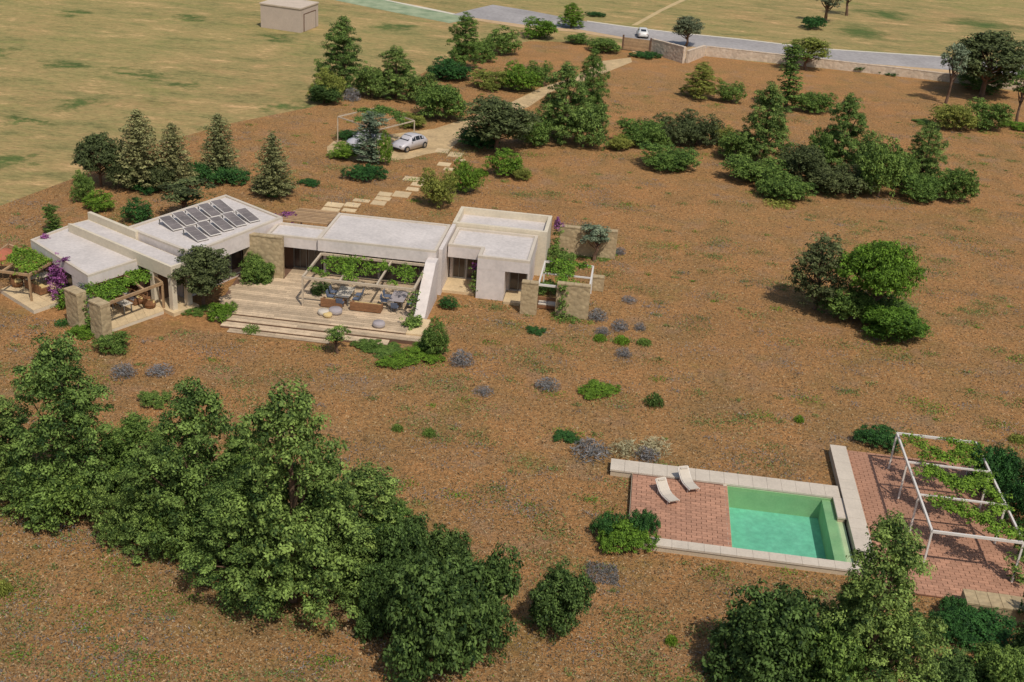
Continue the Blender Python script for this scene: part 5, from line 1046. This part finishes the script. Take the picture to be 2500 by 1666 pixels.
 ('spreadA', 'bright', 195, 790, 752, 80, 'shrub', 'low green shrub between the stone piers and grove', 'shrub', G6_),
 ('tuftB', 'juniper', 145, 755, 735, 40, 'shrub', 'small dark tuft left of the stone piers', 'shrub', G6_),
 ('spreadB', 'mid', 357, 948, 905, 78, 'shrub', 'low green shrub between house and foreground grove', 'shrub', None),
 ('tuftA', 'lavender', 285, 878, 838, 62, 'lavender', 'lavender clump left of two on soil below patio', 'lavender', 'lavender on the open soil'),
 ('tuftA', 'lavender', 368, 872, 840, 66, 'lavender', 'lavender clump right of two on soil below patio', 'lavender', 'lavender on the open soil'),
 ('tuftA', 'lavender', 1372, 745, 710, 50, 'lavender', 'grey lavender bush beside the right stone wall panel', 'lavender', 'lavender on the open soil'),
 ('tuftA', 'lavender', 1424, 768, 735, 44, 'lavender', 'lavender bush right of and below the stone wall panel', 'lavender', 'lavender on the open soil'),
 ('tuftA', 'lavender', 1384, 775, 752, 36, 'lavender', 'small lavender bush in front of two green tufts', 'lavender', 'lavender on the open soil'),
 ('tuftA', 'lavender', 1470, 765, 742, 30, 'lavender', 'lavender bush farthest right of the group by the house', 'lavender', 'lavender on the open soil'),
 ('tuftA', 'lavender', 1446, 702, 682, 38, 'lavender', 'pale lavender bush uphill of the others', 'lavender', 'lavender on the open soil'),
 ('tuftA', 'lavender', 1424, 590, 568, 28, 'lavender', 'lavender bush at the right end of the garden wall', 'lavender', 'lavender on the open soil'),
 ('tuftB', 'bright', 1378, 790, 768, 32, 'grass_tuft', 'green tuft, left one below the lavender group', 'plant', 'green tufts on the open soil'),
 ('tuftB', 'bright', 1428, 798, 772, 38, 'grass_tuft', 'green tuft, middle one below the lavender group', 'plant', 'green tufts on the open soil'),
 ('tuftB', 'mid', 1480, 800, 778, 36, 'grass_tuft', 'green tuft, right one below the lavender group', 'plant', 'green tufts on the open soil'),
 ('spreadB', 'juniper', 1232, 776, 755, 50, 'juniper_bush', 'flat dark bush on soil in front of the bedroom block', 'shrub', None),
 ('tuftA', 'lavender', 1432, 828, 800, 42, 'lavender', 'lavender bush downhill from the green tufts', 'lavender', 'lavender on the open soil'),
 ('tuftA', 'lavender', 1258, 905, 870, 60, 'lavender', 'lavender patch alone in the centre of the soil', 'lavender', 'lavender on the open soil'),
 ('spreadA', 'mid', 845, 815, 785, 70, 'shrub', 'low loose green shrub at the middle of the terrace steps', 'shrub', G6_),
 ('spreadB', 'bright', 905, 858, 822, 80, 'shrub', 'low bright green plants on soil below the terrace steps', 'shrub', G6_),
 ('tuftA', 'lavender', 1060, 850, 805, 60, 'lavender', 'lavender patch right of the terrace corner shrubs', 'lavender', 'lavender on the open soil'),
 ('tuftA', 'lavender', 1110, 915, 890, 50, 'lavender', 'lavender patch left of the central one', 'lavender', 'lavender on the open soil'),
 ('spreadA', 'bright', 1375, 930, 888, 96, 'shrub', 'low green shrub alone in the middle of the soil', 'shrub', None),
 ('tuftB', 'dark', 1502, 942, 905, 46, 'shrub', 'small pointed green plant right of the low shrub', 'plant', None),
 ('spreadB', 'juniper', 1300, 1028, 1000, 66, 'juniper_bush', 'dark juniper uphill left of the pool', 'shrub', 'junipers around the pool'),
 ('tuftA', 'lavender', 1358, 1068, 1018, 100, 'lavender', 'large lavender clump at the left end of pool coping', 'lavender', 'lavender by the pool'),
 ('tuftA', 'lavender', 1486, 1068, 1030, 64, 'lavender', 'lavender clump just behind the pool coping', 'lavender', 'lavender by the pool'),
 ('tuftA', 'straw', 1435, 1058, 1012, 75, 'dry_grass_tuft', 'pale dry grass tuft left behind the pool coping', 'plant', 'pale grass tufts by the pool'),
 ('tuftA', 'straw', 1505, 1052, 1008, 80, 'dry_grass_tuft', 'pale dry grass tuft right behind the pool coping', 'plant', 'pale grass tufts by the pool'),
 ('tuftB', 'bright', 1835, 975, 955, 24, 'grass_tuft', 'small green tuft uphill of the pool', 'plant', 'green tufts on the open soil'),
 ('tuftB', 'yellow', 2338, 1025, 1000, 44, 'grass_tuft', 'yellow green tuft at the right frame edge', 'plant', None),
 ('tuftB', 'yellow', 8, 1375, 1335, 44, 'grass_tuft', 'bright yellow green tuft at the left frame edge', 'plant', None),
 ('tuftB', 'bright', 1542, 1487, 1460, 30, 'grass_tuft', 'small green tuft left of the poolside dark shrub', 'plant', 'green tufts on the open soil'),
 ('tuftB', 'mid', 985, 1008, 985, 32, 'grass_tuft', 'small green tuft on soil right of the grove', 'plant', 'green tufts on the open soil'),
 ('tuftB', 'mid', 913, 996, 975, 28, 'grass_tuft', 'small green tuft left of another on the open soil', 'plant', 'green tufts on the open soil'),
]: pl(*a)

# faded lavender bed on the open soil
def low_bed(corners, n, matk, name, label, cat, size, seed):
    r_ = np.random.default_rng(seed); q_ = [np.array(P(*c_)) for c_ in corners]; u, v_ = r_.random((n, 1)), r_.random((n, 1))
    xy = (q_[0]*(1-u)+q_[1]*u)*(1-v_)+(q_[3]*(1-u)+q_[2]*u)*v_; c = np.concatenate([xy, r_.random((n, 1))*.18+.02], 1); nn = r_.normal(size=(n, 3)); nn[:, 2] *= .6
    o = link(bpy.data.objects.new(name, leaf_mesh(name, c, nn, size, .45+.25*r_.normal(size=n), r_, .22))); o.data.materials.append(L[matk]); tag(o, label, cat)
low_bed([(1432, 1375), (1505, 1385), (1512, 1432), (1430, 1425)], 1500, 'lavender', 'lavender_bed', 'flat faded lavender bed between lone round shrub and pool deck', 'lavender', .15, 60)
